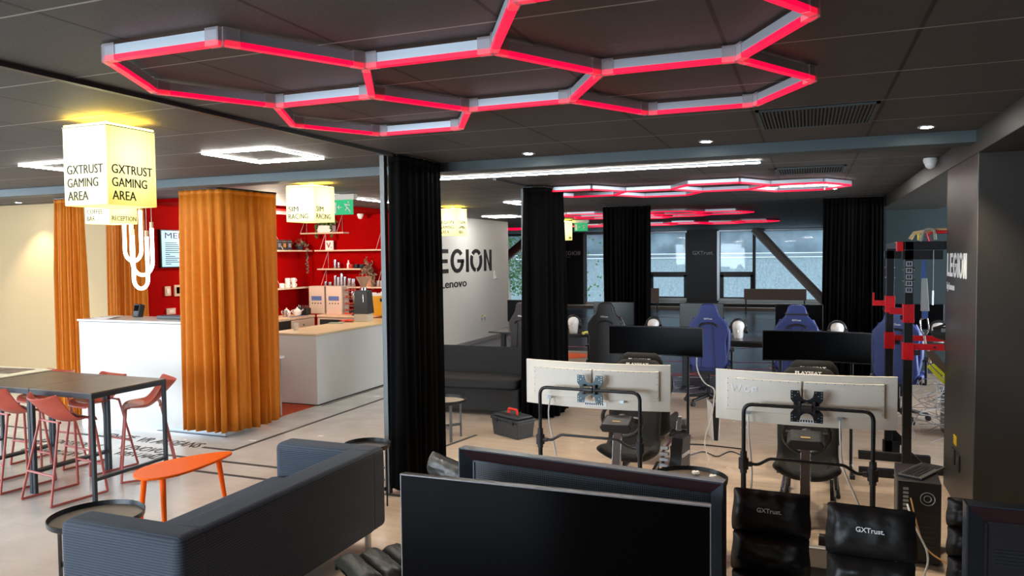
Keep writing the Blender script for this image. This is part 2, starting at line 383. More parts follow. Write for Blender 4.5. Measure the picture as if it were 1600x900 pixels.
# far facade wall with windows
YF = 27.0
wins = [(-10.9,-9.0,.16,2.72,'a'),(-7.72,-6.1,.12,2.72,'a'),(-5.35,-4.0,.3,2.72,'c'),(-2.9,.50,.3,2.72,'b')]
m = M(); xs = [-12.9]+[v for a in wins for v in a[:2]]+[1.06]
for i in range(0,len(xs),2): m.box(xs[i],xs[i+1],YF,YF+.25,0,H)
for x0,x1,z0,z1,k in wins: m.box(x0,x1,YF,YF+.25,0,z0-.0); m.box(x0,x1,YF,YF+.25,z1,H)
fw = st(m.o('wall_far', m_dwall))
for i,(x0,x1,z0,z1,k) in enumerate(wins):
    m = M(); t = .05
    m.box(x0,x0+t,YF+.02,YF+.1,z0,z1).box(x1-t,x1,YF+.02,YF+.1,z0,z1).box(x0,x1,YF+.02,YF+.1,z0,z0+t).box(x0,x1,YF+.02,YF+.1,z1-t*.8,z1)
    if k in 'cb': 
        xe = x1 if k == 'c' else -1.75
        m.box(x0,xe,YF,YF+.1,1.12,1.30).box(xe-.1,xe,YF,YF+.1,z0,1.2).box(x0+.04,x0+.16,YF,YF+.1,z0,1.2).box(x0,xe,YF,YF+.1,z0,z0+.12)
        if k == 'b': m.box(-1.78,-1.68,YF+.0,YF+.1,z0,z1)
    f = st(m.o('window_%d'%(i+1), m_blackp))
    box(x0,x1,YF+.06,YF+.066,z0,z1).o('window_pane', m_glass, f)
    box(x0-.06,x0+.03,YF-.02,YF+.0,z0,z1).o('window_reveal', m_alu, f); box(x0,x1,YF-.02,YF+.0,z1-.03,z1+.03).o('window_reveal', m_alu, f)
    box(x0,x1,YF-.25,YF,z0-.1,z0-.05).o('window_sill', m_head, f); box(x0,x1,YF-.02,YF+.0,z0-.04,z0+.08).o('lower_rail', m_head, f)
st(box(-12.9,1.06,26.4,27,0,.10).o('trim_6', m_brown))
face(legion(.72,.16,.003),(-8.62,YF-.006,1.93),(1,0,0),(0,0,1)).o('wall_lettering', m_whitep, fw, label='small white LEGION lettering')
face(text('by Lenovo',.34,.06,.003),(-8.62,YF-.006,1.83),(1,0,0),(0,0,1)).o('wall_lettering', m_whitep, fw, label='tiny white lettering reading by Lenovo')
face(gxtrust(.72),(-3.80,YF-.006,1.9),(1,0,0),(0,0,1)).o('wall_lettering', m_whitep, fw, label='small white GXTrust lettering')
for x in (-8.7,-7.75): box(x-.06,x+.06,YF-.03,YF,.42,.48).o('wall_socket', mat('brass',(0.5,0.35,0.1),.3,metal=.8), fw)
# diagonal steel braces before the windows
t = T('steel_brace','brown round steel brace slanting across the widest far window','column',(-1.7,26.55,2.77)); M().cyl((0,0,0),(2.25,0,-2.5),.15,n=20).o('tube', m_brace, t, True); M().cyl((2.2,0,-2.44),(2.35,0,-2.62),.19,n=16).o('foot_collar', m_brace, t, True)
t = T('steel_brace','reddish steel brace slanting across the far left window beside the white wall','column',(-9.5,26.55,2.77)); M().cyl((0,0,0),(-1.6,0,-1.2),.17,n=20).o('tube', m_bracer, t, True); M().cyl((-1.55,0,-1.16),(-1.75,0,-1.31),.21,n=16).o('foot_collar', m_bracer, t, True)
# building across the street
b = T('opposite_building','grey mesh-clad building seen through the far windows','building',(-4,33,0))
box(-12,12,0,.4,-3,1.75).o('mesh_cladding', m_facade, b); box(-12,12,-.1,.4,1.78,1.92).o('parapet_rail', m_alu, b)
box(-12,12,.3,.8,1.95,9).o('upper_cladding', mat('facade_grey',(0.30,0.36,0.40),.7,noise=.3,nscale=1.5), b)
box(-12,12,.1,.5,2.9,3.1).o('floor_slab', m_alu, b)
g = M(); rnd = random.Random(3)
for _ in range(3200):
    x = rnd.gauss(-12.5,1.6); y = rnd.gauss(31.2,.4); z = rnd.uniform(.2,4.2); a = rnd.uniform(0,6); q = .07
    v = [g.bm.verts.new((x+q*math.cos(a+k*2.1), y+rnd.uniform(-.1,.1), z+q*math.sin(a+k*2.1))) for k in range(3)]; g.bm.faces.new(v)
tr = T('leafy_tree','green leafy tree outside the left far windows','tree',(0,0,0)); g.o('foliage', foliage_mat('tree_leaves',(0.05,0.13,0.04),(0.14,0.26,0.1)), tr)
M().cyl((-12.5,31.2,-3),(-12.5,31.2,2.5),.18,.1).o('trunk', m_brown, tr)

# printed carpet of the esports area
m = M(); m.prism([(-12.9,14.6),(-2.6,14.6),(-2.6,10.6),(1.0,10.6),(1.0,26.4),(-12.9,26.4)],'z',0,.008)
cp = st(m.o('floor_carpet', m_mat))
g = M(); p = M()
for (x,y) in ((-2.3,10.9),(-1.0,10.9),(-8.3,21.0),(-8.6,18.2),(-5.5,17.5),(.2,14.2)):
    for k in range(5):
        x0 = x+k*.16; L = .28 if y < 12 else 1.1
        g.prism([(x0,y),(x0+.06,y),(x0+.06+L*.8,y+L),(x0+L*.8,y+L)],'z',.008,.0095)
for pts in (((-2.5,12.2),(1,12.2)),((-2.3,11.6),(-1.2,13.0),(.4,13.4)),((-12,16),(-6,16.4),(-3,19),(1,19.5)),((-12,20),(-8,20.6),(-5,23),(0,23)),((-6,15.2),(-2,15.2),(0,17)),((-10,23.2),(-3,24.5)),((-2.4,13.6),(.8,14.2)),((-12,17.2),(-5,17.4))):
    for (ax,ay),(bx,by) in zip(pts,pts[1:]):
        dx,dy = bx-ax,by-ay; L=math.hypot(dx,dy); nx,ny=-dy/L*.03,dx/L*.03
        p.prism([(ax-nx,ay-ny),(bx-nx,by-ny),(bx+nx,by+ny),(ax+nx,ay+ny)],'z',.008,.0095)
def disc(m, x, y, r, z): m.lathe((x,y,0),[(r,.008),(r,z)],28)
disc(g,-.35,13.4,.28,.0095); disc(g,-2.6,20,.5,.0095); disc(g,-4.6,18.8,.35,.0095)
for a in ((-2.2,11.5),(-1.9,11.9)): g.prism([(a[0],a[1]),(a[0]+.5,a[1]+.1),(a[0]+.5,a[1]+.14),(a[0],a[1]+.04)],'z',.008,.0095)
g.o('printed_mark', mat('carpet_white',(0.5,0.5,0.5),.6), cp); p.o('printed_line', m_pink, cp)
m = M(); disc(m,-4.28,13.85,.38,.006); st(m.o('floor_spot', m_orng))
st(box(-7.6,-6.02,7.15,8.16,0,.01).o('floor_mat', mat('orange_mat',(0.55,0.07,0.01),.7,noise=.2,nscale=30)))
# tape lines and lettering on the floor
m = M()
def ln(ax,ay,bx,by,w=.022):
    dx,dy=bx-ax,by-ay; L=math.hypot(dx,dy); nx,ny=-dy/L*w,dx/L*w; m.prism([(ax-nx,ay-ny),(bx-nx,by-ny),(bx+nx,by+ny),(ax+nx,ay+ny)],'z',.0,.0025)
ln(-5.82,5.99,-5.43,5.99); ln(-5.43,5.97,-5.43,13.2); ln(-6.05,5.63,-3.3,5.63); ln(-5.9,5.29,-3.0,5.29); ln(-9.5,6.0,-7.0,6.0); ln(-9.5,5.6,-7.6,5.6)
ln(-5.94,8.2,-5.94,11.6,.012); ln(-6.9,6.425,-5.9,6.425,.01); ln(-5.2,13.2,-5.2,17,.02); ln(-3.7,5.63,-3.35,7.4,.02)
m.o('floor_line', m_line, floor)
for s_,x,y,wd,h in (('VR ARSEANS',-6.74,5.95,.86,.17),('LENOVO',-6.62,5.66,.55,.15),('WEN HALL',-6.50,5.47,.62,.13),('ESPORTROOM',-7.75,5.60,.85,.13),('POKERROOM',-7.55,5.28,.75,.13),('ENCE',-7.25,6.0,.42,.13)):
    face(text(s_,wd,h,.001),(x,y,.0015),(1,0,0),(0,1,0)).o('floor_lettering', m_blackt, floor)

# pillar lettering and sockets
face(legion(.80,.185,.002),(1.057,7.03,1.745),(0,-1,0),(0,0,1)).o('pillar_lettering', m_whitep, pillar, label='white LEGION lettering on the pillar')
face(text('by Lenovo',.33,.075,.002,.01),(1.057,7.03,1.62),(0,-1,0),(0,0,1)).o('pillar_lettering', m_whitep, pillar, label='white lettering reading by Lenovo on the pillar')
for y in (6.62,6.42):
    s_ = T('wall_socket','black wall socket %s on the dark right pillar'%('under the yellow sticker' if y>6.5 else 'nearest the camera'),'socket',(1.06,y,.36),group='sockets on the pillar')
    box(-.012,0,-.06,.06,-.06,.06).o('plate', m_blackp, s_, bev=.004); M().cyl((-.014,0,0),(-.008,0,0),.035,n=20).o('insert', mat('dark_grey_plastic',(0.05,0.05,0.05),.5), s_)
tag(box(1.054,1.06,6.52,6.62,.46,.53).o('warning_sticker', mat('yellow_sticker',(0.8,0.55,0.0),.5)),'yellow warning sticker above the sockets on the right pillar','sticker')

# ---------------------------------------------------------------- ceiling fixtures
def square_led(x,y,s,label,s2=None):
    t = T('square_ceiling_light',label,'ceiling light',(x,y,H),0,'square LED frames'); s2 = s2 or s; a, b = s/2, s2/2
    m = M(); w_ = .026
    for z0,z1,e,nm,mt in ((-.008,.0,0,'frame',m_channel),(-.014,-.008,.001,'diffuser',m_led)):
        m = M(); m.box(-a+e,a-e,-b+e,-b+w_-e,z0,z1).box(-a+e,a-e,b-w_+e,b-e,z0,z1).box(-a+e,-a+w_-e,-b+w_,b-w_,z0,z1).box(a-w_+e,a-e,-b+w_,b-w_,z0,z1); m.o(nm, mt, t)
square_led(-4.04,4.90,.66,'glowing white square ceiling light between the big yellow cube and the cross beam')
square_led(-5.95,4.80,.66,'glowing white square ceiling light partly behind the big yellow cube at the left edge')
square_led(-4.0,11.0,.66,'glowing white square ceiling light just left of the rear black curtain, upper one')
square_led(-5.95,14.6,.66,'glowing white square ceiling light by the white logo wall, middle one')
square_led(-6.2,18.4,.66,'glowing white square ceiling light farthest back, past the white logo wall')
square_led(.0,10.25,.66,'glowing white square ceiling light right of the rear red hexagons',.6)
for x,y in ((-9.5,2.2),(-7.3,1.6),(-4.6,.6),(-4.4,-2.4),(-1.2,-2.6),(-8,-2),(-4.1,8.1),(-9.6,5.0),(-1.5,7.9),(-3.9,16.5),(0.0,15)):
    if (x,y) in ((-4.1,8.1),(-1.5,7.9)): continue
    if y < 3 or x < -9: square_led(x,y,.66,'unseen white square ceiling light added as fill at %s'%('the left' if x<-7 else 'the viewer\'s side'))  # unseen square lights added to brighten the hall
def strip(x0,y0,x1,y1,label):
    t = T('linear_ceiling_light',label,'ceiling light',((x0+x1)/2,(y0+y1)/2,H)); a,b=abs(x1-x0)/2+.012,abs(y1-y0)/2+.012
    box(-a-.006,a+.006,-b-.006,b+.006,-.012,0).o('housing', m_channel, t); box(-a,a,-b,b,-.02,-.012).o('diffuser', m_led, t)
strip(-3.75,7.12,-.42,7.12,'long thin white LED strip running across the ceiling behind the cross beam')
strip(-5.83,8.3,-5.83,10.0,'thin white LED strip running along the ceiling above the coffee bar counter')
def spot(x,y,label):
    t = T('recessed_spotlight',label,'spotlight',(x,y,H),0,'recessed spotlights')
    M().lathe((0,0,0),[(.0,-.004),(.035,-.004),(.05,-.008),(.055,-.004),(.055,0)],20).o('trim_ring', m_alu, t, True)
    M().cyl((0,0,-.0045),(0,0,-.009),.032,n=20).o('lens', m_led, t)
    l = bpy.data.lights.new('spot','SPOT'); l.energy = 60; l.spot_size = R(95); l.spot_blend = .6; l.color = (1,.84,.62); l.shadow_soft_size=.03
    o = bpy.data.objects.new('spot_beam', l); C.objects.link(o); o.location = (0,0,-.03); o.parent = t
spot(-2.10,5.72,'small round recessed spotlight left-most of the three before the cross beam'); spot(-.70,5.68,'small round recessed spotlight in the middle of the three before the cross beam'); spot(.72,5.66,'small round recessed spotlight by the right beam'); spot(-10.35,7.35,'small round recessed spotlight washing the cream wall at the left')
# curtain rails in the ceiling
tag(box(-3.12,-3.085,-5,6.0,H-.022,H).o('curtain_rail', m_blackp),'long black curtain rail along the ceiling ending at the front black curtain','curtain rail')
tag(box(-3.12,-3.085,7.4,9.3,H-.022,H).o('curtain_rail', m_blackp),'short black curtain rail along the ceiling at the rear black curtain','curtain rail')
def vent(x0,x1,y0,y1,n,label):
    t = T('air_vent',label,'vent',((x0+x1)/2,(y0+y1)/2,H),0,'slotted ceiling vents'); a,b=(x1-x0)/2,(y1-y0)/2
    box(-a,a,-b,b,-.004,0).o('backing', m_blackm, t); m=M()
    m.box(-a,a,-b,-b+.02,-.014,0).box(-a,a,b-.02,b,-.014,0).box(-a,-a+.02,-b,b,-.014,0).box(a-.02,a,-b,b,-.014,0); m.o('frame', m_beam, t)
    m=M()
    for k in range(n):
        x=-a+.03+(2*a-.06)*k/(n-1); m.box(x-.004,x+.004,-b+.02,b-.02,-.013,-.003)
    m.o('louvre', m_beam, t)
vent(-.29,.36,4.58,5.26,30,'black slotted air vent in the ceiling right of the big hexagons')
vent(-.31,.33,7.78,8.35,26,'black slotted air vent in the ceiling beyond the cross beam')
def dome(loc, label, sx):
    t = T('dome_camera',label,'camera',loc); M().lathe((0,0,0),[(.055,0),(.06,-.02),(.05,-.05)],20).o('base', m_head, t, True); M().ell((0,0,-.055),(.045,.045,.04)).o('dome', m_head, t, True)
dome((1.0,7.6,H),'small white dome camera on the ceiling by the right beam',1); dome((-7.45,11.55,2.72),'small white dome camera on the red bar ceiling',1)

# hexagon LED lattice
e, hh, Z0 = .555, .490, 2.70
def hexlamp(x,y,hexes,label,ang=0,near=False,sc=1):
    t = T('hexagon_ceiling_light',label,'ceiling light',(x,y,0),ang,'red hexagon LED lights'); E_ = set(); V = set(); 
    for (i,j) in hexes:
        cx = i*1.5*e*sc; cy = j*hh*sc
        vs = [(cx+e*sc*c_, cy+hh*sc*s_) for c_,s_ in ((1,0),(.5,1),(-.5,1),(-1,0),(-.5,-1),(.5,-1))]
        vs = [(round(a,4),round(b_,4)) for a,b_ in vs]
        for k in range(6): E_.add(tuple(sorted((vs[k],vs[(k+1)%6])))); V.add(vs[k])
    for a,b_ in sorted(E_):
        d = Vector((b_[0]-a[0],b_[1]-a[1],0)); L=d.length; an=math.atan2(d.y,d.x); mt=Matrix.Translation(((a[0]+b_[0])/2,(a[1]+b_[1])/2,0)) @ Matrix.Rotation(an,4,'Z')
        q = M().box(-L/2+.01,L/2-.01,-.013,.013,Z0+.018,Z0+.055).xf(mt).o('light_bar', m_channel, t, label='silver light bar with red glowing underside')
        M().box(-L/2+.012,L/2-.012,-.015,.015,Z0,Z0+.018).xf(mt).o('red_diffuser', m_redled, q)
    if near:
        for a in sorted(V):
            ds = [Vector(((q2[0] if q1==a else q1[0])-a[0],(q2[1] if q1==a else q1[1])-a[1])) for q1,q2 in E_ if a in (q1,q2)]
            m = M()
            for d in ds:
                mt = Matrix.Translation((a[0],a[1],0)) @ Matrix.Rotation(math.atan2(d.y,d.x),4,'Z'); r=bmesh.ops.create_cube(m.bm,size=1,matrix=mt@Matrix.Translation((.03,0,Z0+.03))@Matrix.Diagonal((.06,.034,.064,1)))
            m.o('corner_clip', m_clear, t)
# lattice shown in the photo: five cells
hexlamp(-2.204,2.615,((0,0),(1,1),(0,2),(2,2),(2,0)),'large red glowing hexagon lattice hanging under the near ceiling',0,True)
hexlamp(-2.62,9.05,((0,0),(1,1),(2,0),(3,1)),'red glowing hexagon lattice behind the cross beam, nearest of the far ones',R(-2))
hexlamp(-4.0,14.2,((0,0),(1,1),(0,2),(2,0),(2,2),(1,3),(3,1)),'red glowing hexagon lattice halfway back, above the middle black curtain')
hexlamp(-6.2,19.2,((0,0),(1,1),(2,0),(3,1),(4,0),(5,1),(6,0)),'red glowing hexagon lattice farthest back near the window wall')
tag(box(-9.6,-7.0,21.0,21.04,2.70,2.77).o('red_light_bar', m_redled),'straight red glowing light bar far back left of the rear curtain','ceiling light')

# lamp cubes
def cube_sign(x,y,wd,hgt,lines1,lines2,label,ts,zt=None,rz=0,power=5):
    zt = zt or H-.05
    t = T('cube_sign',label,'sign',(x,y,zt),rz,'yellow glowing cube signs'); a = wd/2
    ms = sign_mat('cube_sign_glow', -hgt, 0) if 'cube_sign_glow' not in MATS or True else None
    box(-a,a,-a,a,-hgt,-.006).o('acrylic_box', ms, t, bev=.004); box(-a-.003,a+.003,-a-.003,a+.003,-.006,.0).o('top_plate', m_alu, t); box(-a*.97,a*.97,-a*.97,a*.97,.0,.012).o('added_glow_slab', m_upglow, t); M().cyl((0,0,0),(0,0,.05),.03).o('ceiling_mount', m_alu, t)  # glowing slab added on top to throw yellow light onto the ceiling
    for lines,o_,ux in ((lines1,(-a+.03,-a-.0015),(1,0,0)),(lines2,(a+.0015,-a+.03),(0,1,0))):
        n = len(lines)
        for k,s_ in enumerate(lines):
            z = -hgt+.03+(n-1-k)*ts*1.45
            wmax = wd-.05; wt = min(wmax, len(s_)*ts*.78)
            face(text(s_,wt,ts,.0015,0),(o_[0],o_[1],z),ux,(0,0,1)).o('sign_lettering', m_blackt, t)
G3 = ['GXTRUST','GAMING','AREA']
cube_sign(-3.875,3.325,.345,.455,G3,G3,'largest yellow glowing cube sign reading GXTRUST GAMING AREA',.052)
cube_sign(-7.12,6.10,.36,.38,['COFFEE','BAR'],['RECEPTION'],'yellow glowing cube sign reading COFFEE BAR and RECEPTION above the reception',.05)
cube_sign(-5.12,6.95,.37,.38,['SIM','RACING'],['SIM','RACING'],'yellow glowing cube sign reading SIM RACING in front of the red bar',.055)
cube_sign(-5.55,11.4,.36,.43,['LEGION','GAMING','AREA'],['LEGION','GAMING','AREA'],'yellow glowing cube sign reading LEGION GAMING AREA before the white wall',.055)
cube_sign(-5.33,16.9,.30,.43,['ARENA'],['ARENA'],'small yellow glowing cube sign far back behind the rear black curtain',.05)
def exit_sign(x,y,z,label,rz=0):
    t = T('exit_sign',label,'sign',(x,y,z),rz); box(-.20,.20,-.04,.04,-.07,0).o('housing', m_head, t, bev=.006); box(-.16,.16,-.008,.008,-.26,-.07).o('green_panel', m_green, t)
    m = M()
    for q in (((-.02,-.12),(.02,-.17)),((.02,-.17),(-.01,-.21)),((.02,-.17),(.05,-.2)),((.05,-.2),(.07,-.23)),((-.0,-.13),(.06,-.14)),((.04,-.1),(.045,-.1))):
        (a,b_),(c,d) = q; m.tube([(a+.06,-.011,b_),(c+.06,-.011,d)],.008,6)
    m.ell((.1,-.011,-.105),.014,8); m.box(-.14,-.09,-.011,-.008,-.24,-.1); m.tube([(-.06,-.011,-.165),(.0,-.011,-.165)],.006,6).tube([(-.04,-.011,-.14),(-.065,-.011,-.165),(-.04,-.011,-.19)],.006,6)
    m.o('running_man_symbol', m_whitep, t)
exit_sign(-5.62,8.3,H-.01,'green running-man exit sign behind the sim racing cube, before the red bar',0)
exit_sign(-4.95,17.0,H-.01,'green running-man exit sign with arrow, far back beside the middle curtain',0)

# neon loops before the reception
t = T('neon_loop_lamp','three white glowing U-shaped neon tubes hanging over the reception','pendant light',(-7.08,6.40,0))
for k,(x0,x1,zb,zl,zr,y) in enumerate(((-.20,.05,1.93,2.55,2.5,0),(-.16,.15,1.77,2.35,2.30,.06),(-.02,.19,1.62,2.22,2.2,-.05))):
    r = (x1-x0)/2; cx = (x0+x1)/2; pts = [(x0,y,zl)]+[(cx-r*math.cos(PI*q/14),y,zb+r-r*math.sin(PI*q/14)) for q in range(15)]+[(x1,y,zr)]
    q = M().tube(pts,.020,10).o('neon_tube', m_neon, t, True)
    M().cyl((x0,y,zl),(x0,y,zl+.07),.02).cyl((x1,y,zr),(x1,y,zr+.07),.02).o('end_cap', m_yel, q)
    M().tube([(x0,y,zl+.07),(x0,y,H)],.002,6).tube([(x1,y,zr+.07),(x1,y,H)],.002,6).o('hanging_wire', m_cable, q)
# ---------------------------------------------------------------- curtains
def curtain(name_label, pts, z0, z1, folds, amp, mt, closed=False, group=None, flare=1.12, seed=1, scal=0.03, gather=1.0, loc=None):
    rnd = random.Random(seed); pts = [Vector((*p,0)) for p in pts]
    if closed: pts.append(pts[0])
    cen = sum(pts[:-1] if closed else pts, Vector())/(len(pts)-(1 if closed else 0))
    seg = [(b-a).length for a,b in zip(pts,pts[1:])]; L = sum(seg); n = folds*10
    ph = [rnd.uniform(-2.2,2.2) for _ in range(folds+3)]; am = [rnd.uniform(.25,1.4) for _ in range(folds+3)]
    def at(u):
        d = u*L
        for i,s in enumerate(seg):
            if d <= s or i == len(seg)-1: 
                q = pts[i].lerp(pts[i+1], min(1,d/s)); return q
            d -= s
    def sm(u):
        if closed: us=[(u+k*.012)%1 for k in (-2,-1,0,1,2)]
        else: us=[min(1,max(0,u+k*.012)) for k in (-2,-1,0,1,2)]
        return sum((at(q) for q in us),Vector())/5
    rows = []; NZ = 12
    for j in range(NZ+1):
        v = j/NZ; z = z1+(z0-z1)*v; row=[]
        for i in range(n+(0 if closed else 1)):
            u = i/n; p = sm(u); q = sm((u+.004)%1 if closed else min(1,u+.004)); q0 = sm((u-.004)%1 if closed else max(0,u-.004)); tn=(q-q0).normalized(); nr = Vector((tn.y,-tn.x,0))
            fi = u*folds; k = int(fi)%(folds) if closed else int(fi); fr=fi-int(fi)
            k2=(k+1)%folds if closed else k+1
            a = (am[k]*(1-fr)+am[k2]*fr); w_ = (ph[k]*(1-fr)+ph[k2]*fr)
            s = math.sin(2*PI*fi + w_*v*1.5)
            s = math.copysign(abs(s)**.8, s) + .25*math.sin(4.3*fi+seed)
            off = amp*a*s*(.35+.65*min(1,v*3))*(1+.35*v)
            c = cen + (p-cen)*(1+(flare-1)*v)
            c = c + nr*off; c.z = z + (scal*math.sin(u*7+seed) if j==NZ else 0); row.append(tuple(c))
        rows.append(row)
    root = T('curtain', name_label, 'curtain', (cen.x,cen.y,z0), 0, group)
    m = M().grid(rows, closed).xf(Matrix.Translation((-cen.x,-cen.y,-z0)))
    m.o('fabric', mt, root, True, sol=.006)
    tape = [[(x-cen.x,y-cen.y,(z1-z0)-dz) for x,y,_ in rows[0]] for dz in (-.012,.035)]
    M().grid(tape, closed).o('heading_tape', mt, root, True, sol=.012)
    tk = [Vector((*q[:2],0)) for q in rows[0]][::10]
    M().tube([(q.x-cen.x,q.y-cen.y,z1-z0+.02) for q in tk],.012,6,closed=closed).o('track', m_blackp, root)
    return root
FR = 'black floor-length curtains'
curtain('tall black curtain wrapped round the nearest pillar, left of the white logo wall',[(-3.16,5.30),(-3.02,5.30),(-2.99,5.62),(-3.02,5.98),(-3.16,5.98),(-3.19,5.62)],.03,2.745,17,.02,m_curt,True,FR,1.06,2)
curtain('black curtain wrapped round the rear pillar beside the black sofa',[(-3.12,8.30),(-2.88,8.36),(-2.80,8.75),(-2.86,9.0),(-3.12,9.0),(-3.2,8.7)],.04,2.73,16,.028,m_curt,True,FR,1.05,3)
curtain('black curtain drawn back halfway down the room before the far windows',[(-3.18,12.2),(-2.95,12.16),(-2.7,12.24),(-2.38,12.2)],.05,2.72,12,.04,m_curt,False,FR,.93,4)
curtain('wide black curtain at the right end beside the steel rack',[(.20,12.26),(.5,12.2),(.8,12.26),(1.02,12.22)],.05,2.74,15,.035,m_curt,False,FR,1.04,5)
OR = 'orange curtains of the coffee bar'
curtain('wide orange curtain bending round the corner of the white reception desk',[(-6.42,6.36),(-6.2,6.33),(-5.95,6.33),(-5.84,6.38),(-5.82,6.6),(-5.80,6.95),(-5.78,7.2)],.06,2.68,13,.036,m_orange,False,OR,1.02,6,.015)
curtain('orange curtain at the left end of the white reception desk',[(-8.72,6.66),(-8.45,6.62),(-8.24,6.66)],.05,2.69,10,.034,m_orange,False,OR,1.18,7,.015)
curtain('orange curtain behind the reception beside the red wall',[(-8.92,7.55),(-8.5,7.5),(-8.2,7.52)],.05,2.69,11,.03,m_orange,False,OR,1.08,8,.015)
# slim steel post beside the front curtain
st(box(-3.235,-3.195,5.31,5.36,0,H).o('trim_7', mat('post_paint',(0.15,0.17,0.18),.45)))
st(box(-3.30,-3.19,8.7,8.8,0,H).o('trim_8', MATS['post_paint']))

# ---------------------------------------------------------------- reception and coffee bar
t = T('reception_desk','white glossy reception desk behind the orange curtain','reception desk',(-7.1,6.8,0))
box(-1.02,1.16,-.35,.15,.0,1.215).o('body', m_desk_w, t, bev=.004); box(-1.04,1.17,-.36,.2,1.222,1.245).o('counter_top', m_desk_w, t, bev=.003)
box(-1.01,1.15,-.34,.14,1.215,1.222).o('shadow_gap', m_blackp, t); box(-1.02,1.10,-.352,-.348,0,.04).o('plinth', m_alu, t); box(-1.0,1.1,.15,.75,.72,.745).o('worktop', m_desk_w, t)
for q in (-.95,1.05): box(q-.02,q+.02,.68,.72,0,.72).o('leg', m_alu, t)
t = T('paper_stack','stack of paper leaflets on the left end of the reception desk','papers',(-7.9,6.66,1.2455),.2)
for k in range(4): box(-.11+.008*k,.11+.008*k,-.15,.15,.004*k,.004*k+.003).xf(Matrix.Rotation(.08*k,4,'Z')).o('sheet', m_whitep if k%2 else mat('pale_pink',(0.7,0.5,0.45),.6), t)
t = T('card_reader','small black card terminal on the reception desk','card terminal',(-7.62,6.85,1.245)); box(-.05,.05,-.04,.04,0,.16).xf(Matrix.Rotation(-.25,4,'X')).o('body', m_blackp, t, bev=.01); box(-.035,.035,-.043,-.039,.07,.14).xf(Matrix.Rotation(-.25,4,'X')).o('screen', m_screen, t)
def monitor(x,y,z,wd,hg,label,rz=0,stand=.12,name='monitor',scr=None,group=None,back=False):
    t = T(name,label,'monitor',(x,y,z),rz,group)
    box(-wd/2,wd/2,-.015,.02,stand,stand+hg).o('housing', m_blackp, t, bev=.006); box(-wd/2+.008,wd/2-.008,-.0165,-.0145,stand+.012,stand+hg-.008).o('screen', scr or m_screen2, t)
    M().box(-.02,.02,.02,.05,.01,stand+hg*.4).o('stand_neck', m_blackp, t); box(-.13,.13,-.09,.11,0,.012).o('stand_base', m_blackp, t, bev=.004); return t
monitor(-6.85,7.25,.745,.46,.28,'black monitor behind the reception desk before the red wall',.1,.38)
tag(box(-7.15,-6.6,6.7,6.85,1.246,1.285).o('keyboard_tray', m_blackp, bev=.005),'long flat black device lying on the reception desk','device')
t = T('menu_screen','wall screen showing a pale blue drinks menu on the red wall','screen',(-8.75,8.68,2.1)); box(0,.05,-.42,.42,-.28,.28).o('housing', m_blackp, t, bev=.005); box(.05,.053,-.40,.40,-.262,.262).o('display', mat('menu_blue',(0.3,0.5,0.7),.3,em=(0.33,0.60,0.9),es=.5), t)
face(text('MENU',.52,.085,.0008,0),(.0545,-.34,.15),(0,1,0),(0,0,1)).o('menu_lettering', m_blackt, t)
m = M(); rnd = random.Random(5)
for k in range(12): w_=rnd.uniform(.08,.3); m.box(.0535,.0545,-.34,-.34+w_,.08-k*.028,.09-k*.028)
m.o('menu_line', m_blackt, t)
for (y,z,a,b,lb) in ((8.40,1.48,.055,.07,'small beige intercom panel on the red wall'),(8.62,1.48,.10,.085,'beige wall panel with black display on the red wall'),(8.45,1.18,.085,.045,'wide beige light switch on the red wall, lowest panel')):
    t = T('wall_panel',lb,'wall panel',(-8.75,y,z)); box(0,.02,-a,a,-b,b).o('plate', mat('beige_plastic',(0.65,0.5,0.38),.4), t, bev=.004)
    if a==.10: box(.02,.022,-.06,.06,-.045,.05).o('display', m_screen, t)
    else: box(.02,.026,-a*.5,a*.5,-b*.5,b*.5).o('rocker', m_head, t, bev=.003)
t = T('bar_counter','long white bar counter with pale yellow top','counter',(-6.4,10.0,0))
box(-.30,.43,-1.84,1.3,.02,.925).o('body', m_desk_w, t, bev=.003); box(-.32,.45,-1.86,1.32,.93,.955).o('counter_top', m_yel, t, bev=.003); box(-.28,.41,-1.8,1.28,0,.02).o('plinth', m_blackp, t)
# back counters with cabinets
t = T('back_counter','low wooden back counter along the left red wall','counter',(-8.45,10.1,0)); box(-.28,.28,-1.6,1.05,.89,.93).o('worktop', m_wood, t, bev=.003)
for k in range(4):
    y0=-1.6+k*.66; box(-.28,.26,y0+.005,y0+.655,.08,.885).o('cabinet', m_wood if k!=3 else m_blackp, t); c=M().box(.26,.28,y0+.01,y0+.65,.09,.88).o('door', mat('beige_door',(0.62,0.5,0.4),.5) if k!=2 else m_blackp, t, bev=.003); M().cyl((.28,y0+.33,.78),(.295,y0+.33,.78),.012).o('knob', m_blackp, c)
t = T('back_counter','low wooden back counter along the back red wall','counter',(-7.65,11.45,0)); box(-.5,.75,-.28,.28,.89,.93).o('worktop', m_wood, t, bev=.003); box(-.5,.75,-.26,.28,.06,.885).o('cabinet', mat('beige_door',(0.62,0.5,0.4),.5), t); box(-.45,.2,-.265,-.26,.1,.85).o('door', m_blackm, t)
def shelf(x,y,z,L,axis,label,braces=2,dep=.2):
    t = T('wall_shelf',label,'shelf',(x,y,z),0 if axis=='x' else R(90),'pale shelves on the red walls')
    box(-L/2,L/2,-dep/2,dep/2,0,.025).o('board', m_wood, t, bev=.002)
    for k in range(braces):
        u=(-L/2+.12) if k==0 else L/2-.14; m=M().tube([(u,dep/2-.01,.0),(u,dep/2-.01,.34)],.004,6).tube([(u,dep/2-.01,.34),(u-.0,-dep/2+.01,.03)],.004,6); m.o('wire_bracket', m_pinkw, t)
    return t
m_pinkw = mat('pale_wire',(0.7,0.45,0.42),.4)
yb=11.64
